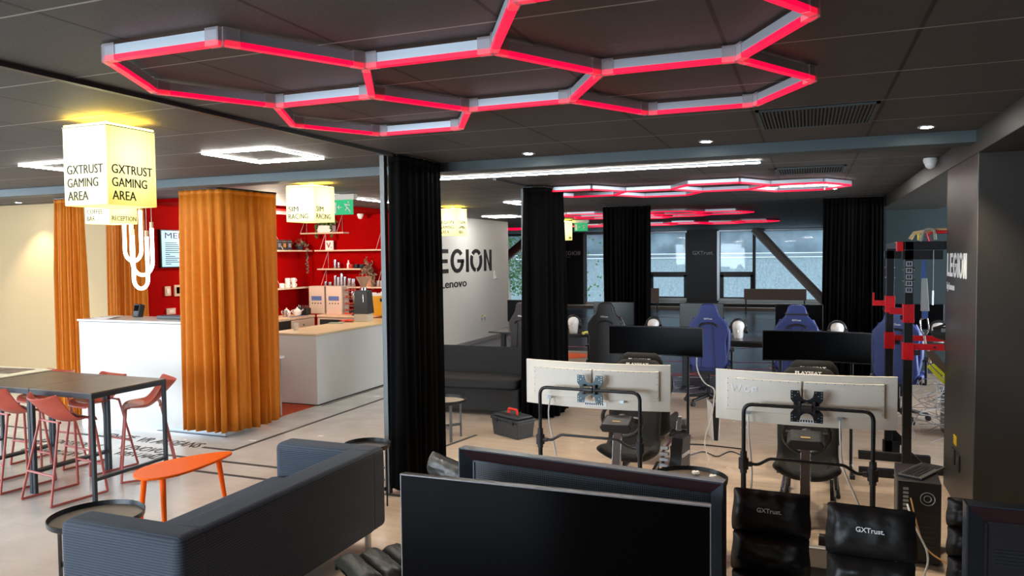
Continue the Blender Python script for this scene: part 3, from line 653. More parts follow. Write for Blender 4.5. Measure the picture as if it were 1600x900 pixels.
shelf(-8.34,yb,2.38,1.05,'x','highest pale shelf on the back red wall carrying the white planter')
shelf(-7.72,yb,2.06,1.45,'x','second highest pale shelf on the back red wall with the V card')
shelf(-7.93,yb,1.72,.93,'x','third pale shelf on the back red wall with cups',1)
shelf(-7.72,yb,1.39,1.45,'x','lowest pale shelf on the back red wall with shakers',2)
shelf(-8.64,11.15,2.06,.95,'y','upper pale shelf on the left red wall carrying dark gift boxes',1)
shelf(-8.64,11.1,1.39,1.0,'y','lower pale shelf on the left red wall carrying white mugs',1)
def plant(x,y,z,potr,poth,potm,label,spread,hgt,trail,fm,n=90,seed=1,pot='cone',trdir=(0,-1)):
    t = T('potted_plant',label,'plant',(x,y,z))
    if pot=='box': box(-.16,.16,-.07,.07,0,poth).o('planter', potm, t, bev=.01)
    else: M().lathe((0,0,0),[(potr*.75,0),(potr,poth),(potr*.9,poth),(potr*.85,poth*.9)],20).o('pot', potm, t, True)
    rnd=random.Random(seed); g=M()
    for k in range(n):
        if k < n*.6: p=Vector((rnd.gauss(0,spread*.5),min(.05,rnd.gauss(-.03,.04)),poth+abs(rnd.gauss(0,hgt*.5))))
        else:
            u=rnd.random(); sgn=rnd.choice((-1,1)) if trdir==0 else trdir
            p=Vector((spread*.6+.05*rnd.random() if trdir!=0 else sgn*spread*(.7+.2*rnd.random()), -.08, poth-u*trail))
        a=Vector((rnd.gauss(0,1),rnd.gauss(0,.3),rnd.gauss(0,1))).normalized()*rnd.uniform(.022,.045); b_=a.cross(Vector((rnd.gauss(0,.3),1,rnd.gauss(0,.3)))).normalized()*a.length*.42
        vs=[g.bm.verts.new(p-a),g.bm.verts.new(p+b_+Vector((0,-.006,0))),g.bm.verts.new(p+a),g.bm.verts.new(p-b_+Vector((0,-.006,0)))]; g.bm.faces.new(vs)
    g.o('foliage', fm, t); return t
f1=foliage_mat('leaf_green',(0.02,0.06,0.015),(0.09,0.16,0.04)); f2=foliage_mat('leaf_mix',(0.05,0.07,0.03),(0.35,0.2,0.14))
plant(-8.24,yb,2.405,.1,.13,m_head,'green trailing plant in a white planter on the highest shelf',.2,.14,.22,f1,170,2,'box',0)
plant(-7.33,yb,1.415,.085,.19,mat('terracotta',(0.5,0.25,0.14),.6),'bushy trailing plant in a terracotta pot on the lowest back shelf',.15,.26,.22,f2,170,3)
q = plant(-8.62,11.35,2.085,.07,.08,m_blackp,'reddish trailing plant hanging off the left shelf',.13,.1,.5,f2,120,4)
q.rotation_euler[2]=R(90)
def cyls(name,label,cat,x,y,z,r,h,mt,group=None,handle=False,prof=None,handm=None):
    t = T(name,label,cat,(x,y,z),0,group)
    M().lathe((0,0,0),prof or [(r*.92,0),(r,h*.1),(r,h),(r*.88,h),(r*.85,h*.15)],18).o('body', mt, t, True)
    if handle: M().tube([(r*.9,0,h*.8),(r+.03,0,h*.75),(r+.03,0,h*.3),(r*.9,0,h*.2)],.005,6,fil=.02).o('handle', handm or mt, t, True)
    return t
for k in range(3):
    for lv in range(2 if k else 1):
        cyls('mug','white mug on the lower left shelf, %s'%('lower one beside the corner end','middle one','one nearest the room corner')[k] if lv==0 else 'white mug stacked on another on the lower left shelf, %s pile'%('middle' if k==1 else 'corner'),'mug',-8.64,10.85+k*.16,1.415+lv*.086,.045,.085,m_head,'white mugs on the lower left shelf',True)
for k in range(3):
    t=T('gift_box',('dark gift box at the left end of the upper left shelf','dark gift box in the middle of the upper left shelf','dark gift box beside the trailing plant')[k],'box',(-8.64,10.75+k*.14,2.085),R(90),'dark boxes on the upper left shelf'); box(-.06,.06,-.05,.05,0,.18).o('carton', mat('box_navy',(0.02,0.03,0.035),.5), t, bev=.002); box(-.035,.035,-.0515,-.05,.05,.12).o('printed_panel', mat('box_orange',(0.5,0.2,0.04),.5) if k==1 else m_alu, t); box(-.06,.06,-.051,.051,.15,.155).o('lid_line', m_brown, t)
t=T('letter_card','white square card with a large red letter V on the shelf','card',(-8.18,yb,2.085)); box(-.085,.085,-.01,.01,0,.17).o('card', m_head, t); face(text('V.',.12,.1,.001,.02),(-.06,-.012,.035),(1,0,0),(0,0,1)).o('card_lettering', mat('dark_red_print',(0.25,0.01,0.01),.5), t)
for k,(x,r,h,lb) in enumerate(((-8.07,.03,.16,'steel shaker at the left end of the third shelf'),(-7.99,.025,.11,'short steel jigger beside the shaker on the third shelf'))): cyls('shaker',lb,'shaker',x,yb,1.745,r,h,m_steel,'bar tools on the third shelf')
cyls('bottle','small white-capped bottle on the third shelf','bottle',-7.78,yb,1.745,.03,.15,m_head,None,prof=[(.03,0),(.03,.08),(.012,.11),(.012,.15),(.0,.15)])
for k in range(3): cyls('cup',('red coffee cup left in the row on the third shelf','black coffee cup in the middle of the third shelf','black coffee cup right in the row on the third shelf')[k],'cup',-7.72+k*.11,yb,1.745,.048,.075,mat('cup_red',(0.5,0.03,0.02),.3) if k==0 else m_blackp,'coffee cups on the third shelf',True)
for k,(x,r,h) in enumerate(((-8.28,.03,.09),(-8.18,.035,.08),(-8.07,.03,.20),(-8.0,.035,.17),(-7.93,.032,.24),(-7.86,.03,.18),(-7.76,.045,.15),(-7.68,.045,.14))):
    cyls('steel_vessel','steel bar vessel on the lowest back shelf, %s from the left'%('first','second','third','fourth','fifth','sixth','seventh','eighth')[k],'vessel',x,yb,1.415,r,h,m_steel,'steel vessels on the lowest back shelf')
for k in range(3): cyls('glass_jar','clear glass jar right of the terracotta pot, %s'%('left one','middle one','right one')[k],'jar',-7.16+k*.08,yb,1.415,.035,.11,m_glassw,'glass jars on the lowest back shelf')
# things on the back counters
for k in range(2):
    t=T('coffee_bag_box','tall beige carton with blue print on the back counter, %s one'%('left','right')[k],'box',(-8.30+k*.37,11.5,.93),0,'beige cartons on the back counter'); box(-.165,.165,-.12,.12,0,.50).o('carton', mat('carton_beige',(0.66,0.55,0.44),.6), t, bev=.004); box(-.11,.11,-.1215,-.12,.24,.32).o('blue_label', mat('label_blue',(0.1,0.17,0.4),.5), t)
    m=M()
    for q in range(4): m.ell((-.09+q*.06,-.121,.19),(.014,.003,.012),8)
    m.o('printed_icons', m_blackt, t)
t=T('wire_rack','tall wire rack of red capsules beside the beige cartons','rack',(-7.62,11.5,.93)); m=M()
for x in (-.13,.13):
    for y in (-.08,.08): m.cyl((x,y,0),(x,y,.48),.004,n=6)
for z in (.02,.14,.26,.38,.48): m.box(-.13,.13,-.082,-.078,z,z+.006).box(-.13,.13,.078,.082,z,z+.006)
m.o('frame', m_steel, t); m=M()
for i in range(4):
    for j in range(4): m.ell((-.09+i*.06,-.05,.07+j*.12),.024,8)
m.o('capsules', mat('capsule_red',(0.4,0.06,0.04),.3), t)
for k in range(4): cyls('glass_tumbler','clear tumbler on the back counter by the grinder, %s from the left'%('first','second','third','fourth')[k],'glass',-7.42+k*.08,11.35,.93,.03,.10,m_glassw,'tumblers on the back counter')
t=T('kettle','shiny round steel kettle on the left back counter','kettle',(-8.5,10.35,.93)); M().lathe((0,0,0),[(.07,0),(.11,.03),(.12,.09),(.09,.15),(.03,.17),(.015,.2),(0,.2)],24).o('body', m_steel, t, True); M().tube([(0,-.09,.12),(0,-.12,.24),(0,.02,.27),(0,.09,.14)],.008,8,fil=.05).o('handle', m_blackp, t, True); M().tube([(.09,0,.08),(.14,0,.13),(.17,0,.2)],.012,8).o('spout', m_steel, t, True)
cyls('milk_jug','small steel milk jug beside the kettle','jug',-8.35,10.55,.93,.04,.12,m_steel,None,True)
for k,(x,y,r) in enumerate(((-8.45,10.72,.07),(-8.4,10.95,.075))):
    t=T('teapot','cream teapot on the left back counter, %s'%('nearer the kettle','nearer the cartons')[k],'teapot',(x,y,.93),0,'cream teapots'); M().lathe((0,0,0),[(.05,0),(r,.03),(r,.08),(.03,.12),(.012,.13),(.012,.15),(0,.15)],20).o('body', m_head, t, True); M().tube([(r*.8,0,.05),(r+.05,0,.11)],.01,8).o('spout', m_head, t, True); M().tube([(-r*.8,0,.1),(-r-.04,0,.09),(-r-.03,0,.04),(-r*.9,0,.03)],.007,8,fil=.02).o('handle', m_head, t, True)
t=T('tool_box','dark open box of bar tools beside the teapots','box',(-8.4,11.1,.93)); m=M().box(-.12,.12,-.08,.08,0,.012).box(-.12,.12,-.08,-.07,0,.12).box(-.12,.12,.07,.08,0,.12).box(-.12,-.11,-.08,.08,0,.12).box(.11,.12,-.08,.08,0,.12); m.o('tray', m_blackp, t)
m=M()
for q in range(6): m.tube([(-.08+q*.03,0,.02),(-.1+q*.04,.02,.17)],.007,6)
m.o('utensils', m_steel, t)
tag(box(-8.55,-8.25,10.0,10.2,.931,.95).o('cutting_board', mat('board_orange',(0.7,0.22,0.03),.5), bev=.004),'orange cutting board on the left back counter','cutting board')
tag(box(-8.3,-8.2,10.55,11.0,.931,.937).o('blue_cloth', mat('cloth_blue',(0.08,0.13,0.25),.8)),'folded blue cloth along the edge of the left back counter','cloth')
t=T('knife_holder','small dark stand of knives behind the kettle','knife stand',(-8.6,10.2,.93)); box(-.05,.05,-.04,.04,0,.14).o('block', m_blackp, t)
for k in range(3): M().cyl((-.03+k*.03,0,.13),(-.04+k*.035,0,.25),.007).o('knife_handle', m_steel, t)
# on the bar counter
t=T('coffee_grinder','tall black coffee grinder with glass hopper on the bar counter','coffee grinder',(-6.42,10.0,.955),.15)
box(-.11,.11,-.13,.10,0,.12).o('base', mat('grinder_base',(0.66,0.58,0.46),.35), t, bev=.01)
m=M(); m.grid([[(-.125,-.13,.12),(.125,-.13,.12),(.125,.12,.12),(-.125,.12,.12)],[(-.10,-.09,.48),(.10,-.09,.48),(.10,.10,.48),(-.10,.10,.48)]],True); m.bm.faces.new([v for v in m.bm.verts if abs(v.co.z-.48)<1e-4]); m.o('body', mat('grinder_black',(0.03,0.028,0.026),.4), t, bev=.012)
M().lathe((0,0,.48),[(.05,0),(.05,.03),(.04,.04),(.04,.06),(.11,.20),(.115,.21),(.11,.21),(.03,.06)],20).o('hopper', mat('hopper_glass',(0.45,0.28,0.18),.1,alpha=.75), t, True)
M().cyl((0,0,.47),(0,0,.52),.055,n=20).o('collar', m_steel, t, True); M().lathe((-.13,-.05,.36),[(.01,-.1),(.03,-.02),(.05,.04),(.05,.09),(.04,.1)],16).o('doser', m_steel, t, True); M().cyl((-.12,-.08,.17),(-.19,-.12,.14),.022).o('spout', m_blackp, t); M().tube([(.04,-.115,.42),(.045,-.12,.3)],.008,6).o('switch_strip', m_steel, t)
t=T('napkin_crate','yellow box full of paper sachets on the bar counter','box',(-6.53,10.72,.955),.1)
m=M().box(-.15,.15,-.20,-.19,.04,.36).box(-.15,.15,.19,.20,.04,.36).box(-.15,-.14,-.2,.2,.04,.36).box(.14,.15,-.2,.2,.04,.36).box(-.15,.15,-.2,.2,.04,.05); m.o('case', mat('case_yellow',(0.80,0.40,0.01),.35), t, bev=.003)
for a in (-.12,.12):
    for b_ in (-.17,.17): M().cyl((a,b_,0),(a,b_,.04),.014).o('foot', m_blackp, t)
m=M(); rnd=random.Random(9)
for k in range(14): x=-.11+.22*rnd.random(); y=-.17+k*.026; m.box(x-.05,x+.05,y,y+.012,.1,.38+.04*rnd.random())
m.o('sachets', m_head, t); box(.06,.11,-.202,-.2,.27,.32).o('logo_mark', m_blackt, t)
t=T('glass_tumbler','clear drinking glass on the front end of the bar counter','glass',(-6.55,8.5,.955)); M().lathe((0,0,0),[(.032,0),(.04,.10),(.036,.10),(.029,.012)],20).o('body', m_glassw, t, True); M().lathe((0,0,.01),[(.028,0),(.031,.03),(0,.03)],20).o('drink', mat('pale_drink',(0.7,0.62,0.3),.2), t, True)
tag(M().box(-.11,.11,-.09,.09,0,.008).xf(Matrix.Translation((-6.62,9.55,.956))@Matrix.Rotation(.4,4,'Z')).o('menu_card', mat('card_green',(0.25,0.4,0.3),.5)),'green menu card lying on the bar counter','card')
m=M(); rnd=random.Random(2); m.grid([[(-6.68+.03*i+.0,9.72+.03*j,.968+.02*rnd.random()) for i in range(7)] for j in range(7)]); o=m.o('red_cloth', mat('cloth_red',(0.7,0.05,0.02),.8), sol=.006, smooth=True); tag(o,'crumpled red cloth on the bar counter left of the grinder','cloth')
t=T('portafilter_tray','dark tray with red handle on the back counter right of the cartons','tray',(-7.3,11.25,.93)); box(-.12,.12,-.08,.08,0,.02).o('tray', m_blackp, t, bev=.004); M().cyl((-.1,0,.03),(-.3,-.03,.03),.013).o('handle', mat('cloth_red',(0.7,0.05,0.02),.8), t)
for lv,x in ((0,-7.9),(1,-8.05)): pass
# track light in the bar
t=T('track_spotlight','small white track spotlight under the red bar ceiling','spotlight',(-8.1,9.9,2.7)); box(-.03,.03,-.6,.8,-.03,.02).o('track', m_pinkw, t); M().cyl((0,0,-.03),(0,0,-.09),.02).cyl((.0,0,-.09),(.05,-.05,-.17),.03,.035).o('lamp_head', m_head, t); M().ell((.052,-.052,-.18),.024).o('bulb', m_led, t)
l=bpy.data.lights.new('bar_light','POINT'); l.energy=60; l.color=(1,.85,.65); l.shadow_soft_size=.1; o=bpy.data.objects.new('bar_bulb',l); C.objects.link(o); o.parent=t; o.location=(.1,-.1,-.3)
tag(box(-12.9,-12.85,7.66,7.72,2.5,2.6).o('junction_box', m_blackp),'small black box on the cream wall under the ceiling','box')
t=T('coiled_wire','thin white coiled cord on the cream wall behind the orange curtain','cable',(-8.93,7.7,1.65)); M().tube([(-.12,0,0),(-.02,-.01,.05),(.05,-.01,.02),(-.08,-.01,-.06),(-.1,-.01,-.01),(.02,-.01,.0)],.006,6,fil=.03).o('cord', m_cable, t, True); M().cyl((.04,.015,.05),(.04,-.03,.05),.03).o('hook', m_brown, t); M().tube([(.02,-.01,0),(.0,-.01,-.35)],.003,6).o('loose_end', m_cable, t)
# white wall items
for z,y,lb in ((.52,15.6,'white double power socket low on the white logo wall'),):
    t=T('wall_socket',lb,'socket',(-6.87,y,z)); box(0,.012,-.16,.16,-.06,.06).o('plate', m_head, t, bev=.003)
    for dy in (-.08,.08): M().cyl((.012,dy,0),(.014,dy,0),.04,n=16).o('insert', mat('grey_plastic',(0.4,0.4,0.4),.5), t)
    box(.0,.013,-.05,.02,.065,.09).o('yellow_tag', MATS['yellow_sticker'], t)
t=T('wall_hook','small white cradle on the white logo wall right of the lettering','wall fixture',(-6.87,16.35,1.5)); box(0,.03,-.1,.1,-.10,.10).o('bracket', m_head, t, bev=.01); box(.03,.05,-.06,.06,-.08,-.02).o('lip', m_head, t)
# ---------------------------------------------------------------- high tables and stools
def high_table(x0,x1,y0,y1,label):
    h=.89; t = T('high_table',label,'table',((x0+x1)/2,(y0+y1)/2,0),0,'high tables in a row'); a,b=(x1-x0)/2-.003,(y1-y0)/2
    box(-a,a,-b,b,h-.012,h).o('tabletop', m_tabtop, t, bev=.002)
    m=M().box(-a,a,-b,-b+.03,h-.05,h-.012).box(-a,a,b-.03,b,h-.05,h-.012).box(-a,-a+.03,-b+.03,b-.03,h-.05,h-.012).box(a-.03,a,-b+.03,b-.03,h-.05,h-.012); m.o('apron', m_tabfr, t)
    for sx in (-1,1):
        for sy in (-1,1): box(sx*(a-.015)-.015,sx*(a-.015)+.015,sy*(b-.015)-.015,sy*(b-.015)+.015,0,h-.05).o('leg', m_tabfr, t, bev=.004)
        box(sx*(a-.015)-.012,sx*(a-.015)+.012,-b+.03,b-.03,.17,.195).o('stretcher', m_tabfr, t)
    return t
high_table(-6.02,-5.30,4.30,5.05,'high dark brown table at the right end of the row, next to the orange curtain')
high_table(-6.74,-6.02,4.30,5.05,'high dark brown table in the middle of the row')
high_table(-7.46,-6.74,4.30,5.05,'high table at the left end of the row under the cream cloth')
tag(M().box(-.37,.35,-.36,.40,0,.012).xf(Matrix.Translation((-7.12,4.68,.891))).o('table_cloth', mat('cream_cloth',(0.8,0.74,0.55),.8), bev=.005),'cream cloth covering the far end of the high tables','cloth')
tag(M().box(-.28,.22,-.14,.14,0,.004).xf(Matrix.Translation((-7.12,4.85,.904))@Matrix.Rotation(.1,4,'Z')).o('picture_print', mat('print_brown',(0.2,0.15,0.12),.5,noise=.7,nscale=14)),'brown picture print lying on the cream cloth','print')
def make_stool(label,loc,rz):
    t = T('bar_stool',label,'stool',loc,rz,'brick red bar stools')
    # seat faces +Y, low wrap-round back at -Y
    n1,n2=14,16; P=[]
    for j in range(n1+1):
        v=j/n1; row=[]
        for i in range(n2+1):
            u=-1+2*i/n2; y=.20-.40*v
            wd=.205*(1-.30*max(0,(.35-v)/.35)**2)*(1 - .10*max(0,(v-.6)/.4)**2)
            x=u*wd; bk=max(0,(v-.50)/.50); z=.655-.03*(1-u*u)*math.sin(PI*min(1,v*1.2)) + .20*bk**1.5*(1-.25*u**2*0) + .035*abs(u)**3*(v) - .05*max(0,(.12-v)/.12)**2
            y2=y-.06*bk+ .11*abs(u)**2.4*bk
            row.append((x,y2,z))
        P.append(row)
    M().grid(P).o('seat', m_stool, t, True, sol=.009, sub=1)
    for s in (-1,1):
        a=s*.16; M().tube([(a*.8,.15,.645),(a*.85,.165,.64),(s*.21,.22,.02),(s*.21,.22,.012),(s*.21,-.24,.012),(s*.21,-.24,.02),(a*.85,-.12,.645),(a*.8,-.1,.645)],.0105,8,fil=.05).o('side_frame', m_stooll, t, True)
    M().tube([(-.135,.14,.642),(.135,.14,.642)],.009,8).tube([(-.13,-.11,.645),(.13,-.11,.645)],.009,8).o('seat_support', m_stooll, t, True)
    M().tube([(-.19,.205,.24),(.19,.205,.24)],.010,8).o('footrest', m_stooll, t, True); M().tube([(-.19,-.20,.24),(.19,-.20,.24)],.010,8).o('cross_bar', m_stooll, t, True)
    return t
# near side: backs towards the camera side, seats face the table
s0=make_stool('brick red bar stool on the near side of the right high table',(-5.70,4.36,0),R(-8))
dup(s0,(-6.42,4.44,0),R(-6),'brick red bar stool on the near side of the middle high table')
dup(s0,(-5.56,5.06,0),R(140),'brick red bar stool on the far side of the right high table')
dup(s0,(-6.16,5.06,0),R(172),'brick red bar stool on the far side of the middle high table')
dup(s0,(-6.85,5.06,0),R(180),'brick red bar stool on the far side of the left high table')
# ---------------------------------------------------------------- orange table, tray tables
t = T('side_table','orange teardrop-shaped three-legged side table','side table',(-4.08,4.05,0),R(0))
def teardrop(L,W,n=40):
    pts=[]
    for k in range(n):
        a=2*PI*k/n; x=math.cos(a); y=math.sin(a); w_=W*(1-.38*x)*.9; pts.append((x*L, y*w_+.03*(1-x*x)))
    return pts
rt=Matrix.Rotation(R(82),4,'Z')
M().prism(teardrop(.38,.20),'z',.485,.503).xf(rt).o('tabletop', m_orng, t, bev=.006)
for (x,y,dx,dy) in ((-.26,-.09,-.03,-.05),(-.24,.13,-.03,.04),(.26,.0,.08,.0)):
    M().cyl((x,y,.485),(x+dx,y+dy,0),.021,.012,n=14).xf(rt).o('leg', m_orng, t, True)
def tray(x,y,h,r,label,top,legs=4,leg=m_black,rot=0):
    t = T('tray_table',label,'side table',(x,y,0),rot,'round tray tables'); M().lathe((0,0,h),[(0,-.004),(r-.01,-.006),(r,.0),(r+.004,.03),(r,.032),(r-.008,.004),(0,.002)],40).o('tray_rim', m_black, t, True); M().lathe((0,0,h),[(0,.003),(r-.012,.004),(0,.0045)],40).o('tray_surface', top, t, True)
    rl=r*.82
    for k in range(legs):
        a=2*PI*k/legs+.5; c,s=math.cos(a),math.sin(a); mt=Matrix.Translation((rl*c,rl*s,0))@Matrix.Rotation(a,4,'Z'); M().box(-.006,.006,-.014,.014,0,h-.004).xf(mt).o('leg', leg, t)
    if legs==4:
        for k in range(2): 
            a=PI*k/2+.5; M().box(-rl,rl,-.006,.006,.12,.148).xf(Matrix.Rotation(a,4,'Z')).o('cross_brace', leg, t)
    return t
tray(-3.62,7.15,.40,.24,'round tray table with beige top before the black sofa',mat('beige_tray',(0.48,0.40,0.30),.45),4,mat('grey_metal_leg',(0.12,0.125,0.13),.4,metal=.3),.35)
tray(-3.96,3.22,.40,.26,'round dark tray table at the near left end of the corduroy sofa',m_tabtop,4)
tray(-3.19,4.98,.47,.18,'round dark tray table half hidden behind the far sofa arm',m_blackp,4)
tb=tray(-.72,5.0,.45,.24,'round dark tray table with small white things behind the large screens',m_tabtop,4)
for k,(x,y) in enumerate(((-.70,5.13),(-.58,5.08))): t=T('tealight','small white candle cup on the dark tray table, %s one'%('left','right')[k],'candle',(x,y,.4565),0,'candle cups'); M().lathe((0,0,0),[(.02,0),(.028,.01),(.022,.022),(0,.024)],16).o('cup', m_head, t, True); M().cyl((0,0,.02),(0,0,.032),.003).o('wick', m_blackt, t)
# ---------------------------------------------------------------- corduroy sofa
t = T('corduroy_sofa','large blue-grey ribbed corduroy sofa in the foreground','sofa',(-3.03,3.47,0))
# arms at both y ends, backrest on +X side, faces -X
X0,X1,Y0,Y1=-.40,.38,-.90,.90
box(X0+.02,X1-.15,Y0+.18,Y1-.18,.13,.34).o('seat_base', m_sofa, t, True, bev=.02)
box(X0,X1-.2,Y0+.205,Y1-.205,.342,.46).o('seat_cushion', m_sofa, t, True, bev=.05, seg=4)
box(X1-.20,X1-.001,Y0+.14,Y1-.14,.13,.6745).o('backrest', m_sofa, t, True, bev=.035, seg=4)
for s in (-1,1):
    y0,y1 = (Y0,Y0+.19) if s<0 else (Y1-.19,Y1)
    box(X0,X1,y0,y1,.13,.675).o('armrest', m_sofa, t, True, bev=.045, seg=4)
for x in (X0+.1,X1-.08):
    for y in (Y0+.12,Y1-.12): M().cyl((x,y,0),(x,y,.13),.022,n=16).o('leg', m_steel, t, True)
# black sofa
t = T('fabric_sofa','charcoal black two-seat sofa between the two pillars','sofa',(-3.86,8.75,0),R(2))
rnd=random.Random(4)
def wavy(x0,x1,y0,y1,z0,z1,s=.012):
    m=M(); m.box(x0,x1,y0,y1,z0,z1); bmesh.ops.subdivide_edges(m.bm,edges=m.bm.edges[:],cuts=6,use_grid_fill=True)
    for v in m.bm.verts: v.co+=Vector((rnd.gauss(0,s*.3),rnd.gauss(0,s*.4),rnd.gauss(0,s*.3)))
    return m
wavy(-.78,.62,-.42,.3,.05,.34).o('seat_base', m_sofab, t, True, bev=.02); wavy(-.76,.60,-.46,.16,.341,.45).o('seat_cushion', m_sofab, t, True, sub=1)
mt=Matrix.Translation((0,.12,.42))@Matrix.Rotation(R(-14),4,'X'); wavy(-.78,.62,-.06,.14,0,.36).xf(mt).o('backrest', m_sofab, t, True, sub=1)
for x in (-.7,.54): 
    for y in (-.36,.24): M().cyl((x,y,0),(x,y,.06),.02).o('leg', m_blackp, t)
# toolbox
t = T('toolbox','black plastic toolbox with red handle on the floor by the sofa','toolbox',(-2.97,7.52,0),R(-28))
m=M(); m.grid([[(-.20,-.11,.0),(.20,-.11,0),(.20,.11,0),(-.20,.11,0)],[(-.215,-.125,.17),(.215,-.125,.17),(.215,.125,.17),(-.215,.125,.17)]],True)
m.bm.faces.new([v for v in m.bm.verts if v.co.z<.01]); m.bm.faces.new([v for v in m.bm.verts if v.co.z>.1]); m.o('body', mat('toolbox_grey',(0.03,0.034,0.036),.45), t, bev=.008)
box(-.225,.225,-.135,.135,.172,.205).o('lid_rim', m_blackp, t, bev=.008); box(-.20,.20,-.11,.11,.205,.235).o('lid', MATS['toolbox_grey'], t, bev=.012)
m=M()
for k in range(12): m.box(-.18+k*.03,-.168+k*.03,-.10,-.02,.235,.239)
m.o('lid_rib', m_blackp, t); M().tube([(-.07,0,.235),(-.07,0,.285),(.07,0,.285),(.07,0,.235)],.014,8,fil=.02).o('handle', mat('handle_red',(0.8,0.03,0.01),.35), t, True)
for x in (-.13,.13): box(x-.025,x+.025,-.142,-.125,.15,.2).o('latch', m_blackp, t, bev=.003)

# ---------------------------------------------------------------- foreground screens
t = T('flat_television','large thin black television in front, screen facing the camera','television',(-1.005,2.9,0),R(1.0))
box(-.665,.665,-.015,.025,.235,.99).o('housing', m_blackp, t, bev=.003); m=M().box(-.668,.668,-.02,.0,.987,.992).box(-.667,-.663,-.02,0,.235,.99).box(.663,.667,-.02,0,.235,.99); m.o('bezel', mat('thin_bezel',(0.2,0.19,0.2),.4,metal=.6), t)
box(-.66,.66,-.0205,-.016,.24,.985).o('screen', m_screen, t)
for x in (-.45,.45): M().tube([(x,-.18,.006),(x,0,.02),(x,0,.24),(x,.16,.006)],.012,6).o('stand_foot', m_blackp, t)
box(.668,.675,-.012,.012,.50,.62).o('side_clip', m_alu, t)
def bevel_tv(name,label,x,y,rz,w_,z0,z1,panel,small=False):
    t = T(name,label,'television',(x,y,0),rz,'thick framed display panels'); a=w_/2; f=.055; d=.035
    def strip_(pts, mt, nm):
        m=M(); vs=[m.bm.verts.new(p) for p in pts]; m.bm.faces.new(vs); r=bmesh.ops.extrude_face_region(m.bm,geom=m.bm.faces[:]); 
        for v in r['geom']:
            if isinstance(v,bmesh.types.BMVert): v.co.y+=.05
        m.o(nm, mt, t)
    o=[(-a,z0),(a,z0),(a,z1),(-a,z1)]; i=[(-a+f,z0+f),(a-f,z0+f),(a-f,z1-f),(-a+f,z1-f)]
    for k,nm in enumerate(('bottom_bezel','right_bezel','top_bezel','left_bezel')):
        k2=(k+1)%4; strip_([(o[k][0],-.0,o[k][1]),(o[k2][0],-.0,o[k2][1]),(i[k2][0],d,i[k2][1]),(i[k][0],d,i[k][1])], m_bevelr if k==2 else m_bevel, nm)
    m=M().box(-a-.004,a+.004,.003,.06,z1,z1+.005).box(-a-.005,-a,.0,.06,z0,z1+.005).box(a,a+.005,.0,.06,z0,z1+.005); m.o('outer_case', m_bevel, t)
    box(-a+.03,a-.03,.086,.13,z0+.02,z1-.02).o('back_cover', m_blackp, t, bev=.01)
    box(-a+f,a-f,d+.004,d+.02,z0+f,z1-f).o('front_panel', panel, t)
    m=M().box(-a+f,a-f,d-.002,d+.01,z1-f-.008,z1-f).box(-a+f,-a+f+.008,d-.002,d+.01,z0+f,z1-f).box(a-f-.008,a-f,d-.002,d+.01,z0+f,z1-f); m.o('inner_frame', m_bevel if not small else m_blackp, t)
    m=M()
    for q in range(5): m.box(-a+f+.03,a-f-.03,d+.0015,d+.004,z1-f-.10-q*.012,z1-f-.094-q*.012)
    m.o('speaker_slot', m_blackm, t)
    for xx in (-a*.6,a*.6): M().box(xx-.03,xx+.03,0.02,.24,0,.03).box(xx-.02,xx+.02,.04,.085,.03,z0+.05).o('stand_foot', m_blackp, t)
    if small: 
        m=M().box(-a+f+.13,a-f,d-.002,d+.003,z1-f-.157,z1-f-.150).box(-a+f+.13,-a+f+.137,d-.002,d+.003,z0+f,z1-f-.15); m.o('screen_trim', m_alu, t); box(-a+f+.137,a-f,d,d+.0035,z0+f,z1-f-.157).o('inner_screen', m_screen, t)
    return t
bevel_tv('framed_display','thick framed display with perforated front panel behind the thin television',-.935,3.15,R(-7),1.245,.3,1.025,m_perf)
bevel_tv('framed_display','thick dark framed display at the right edge before the pillar',1.06,2.86,R(1),1.12,.35,1.10,m_blackp,True)

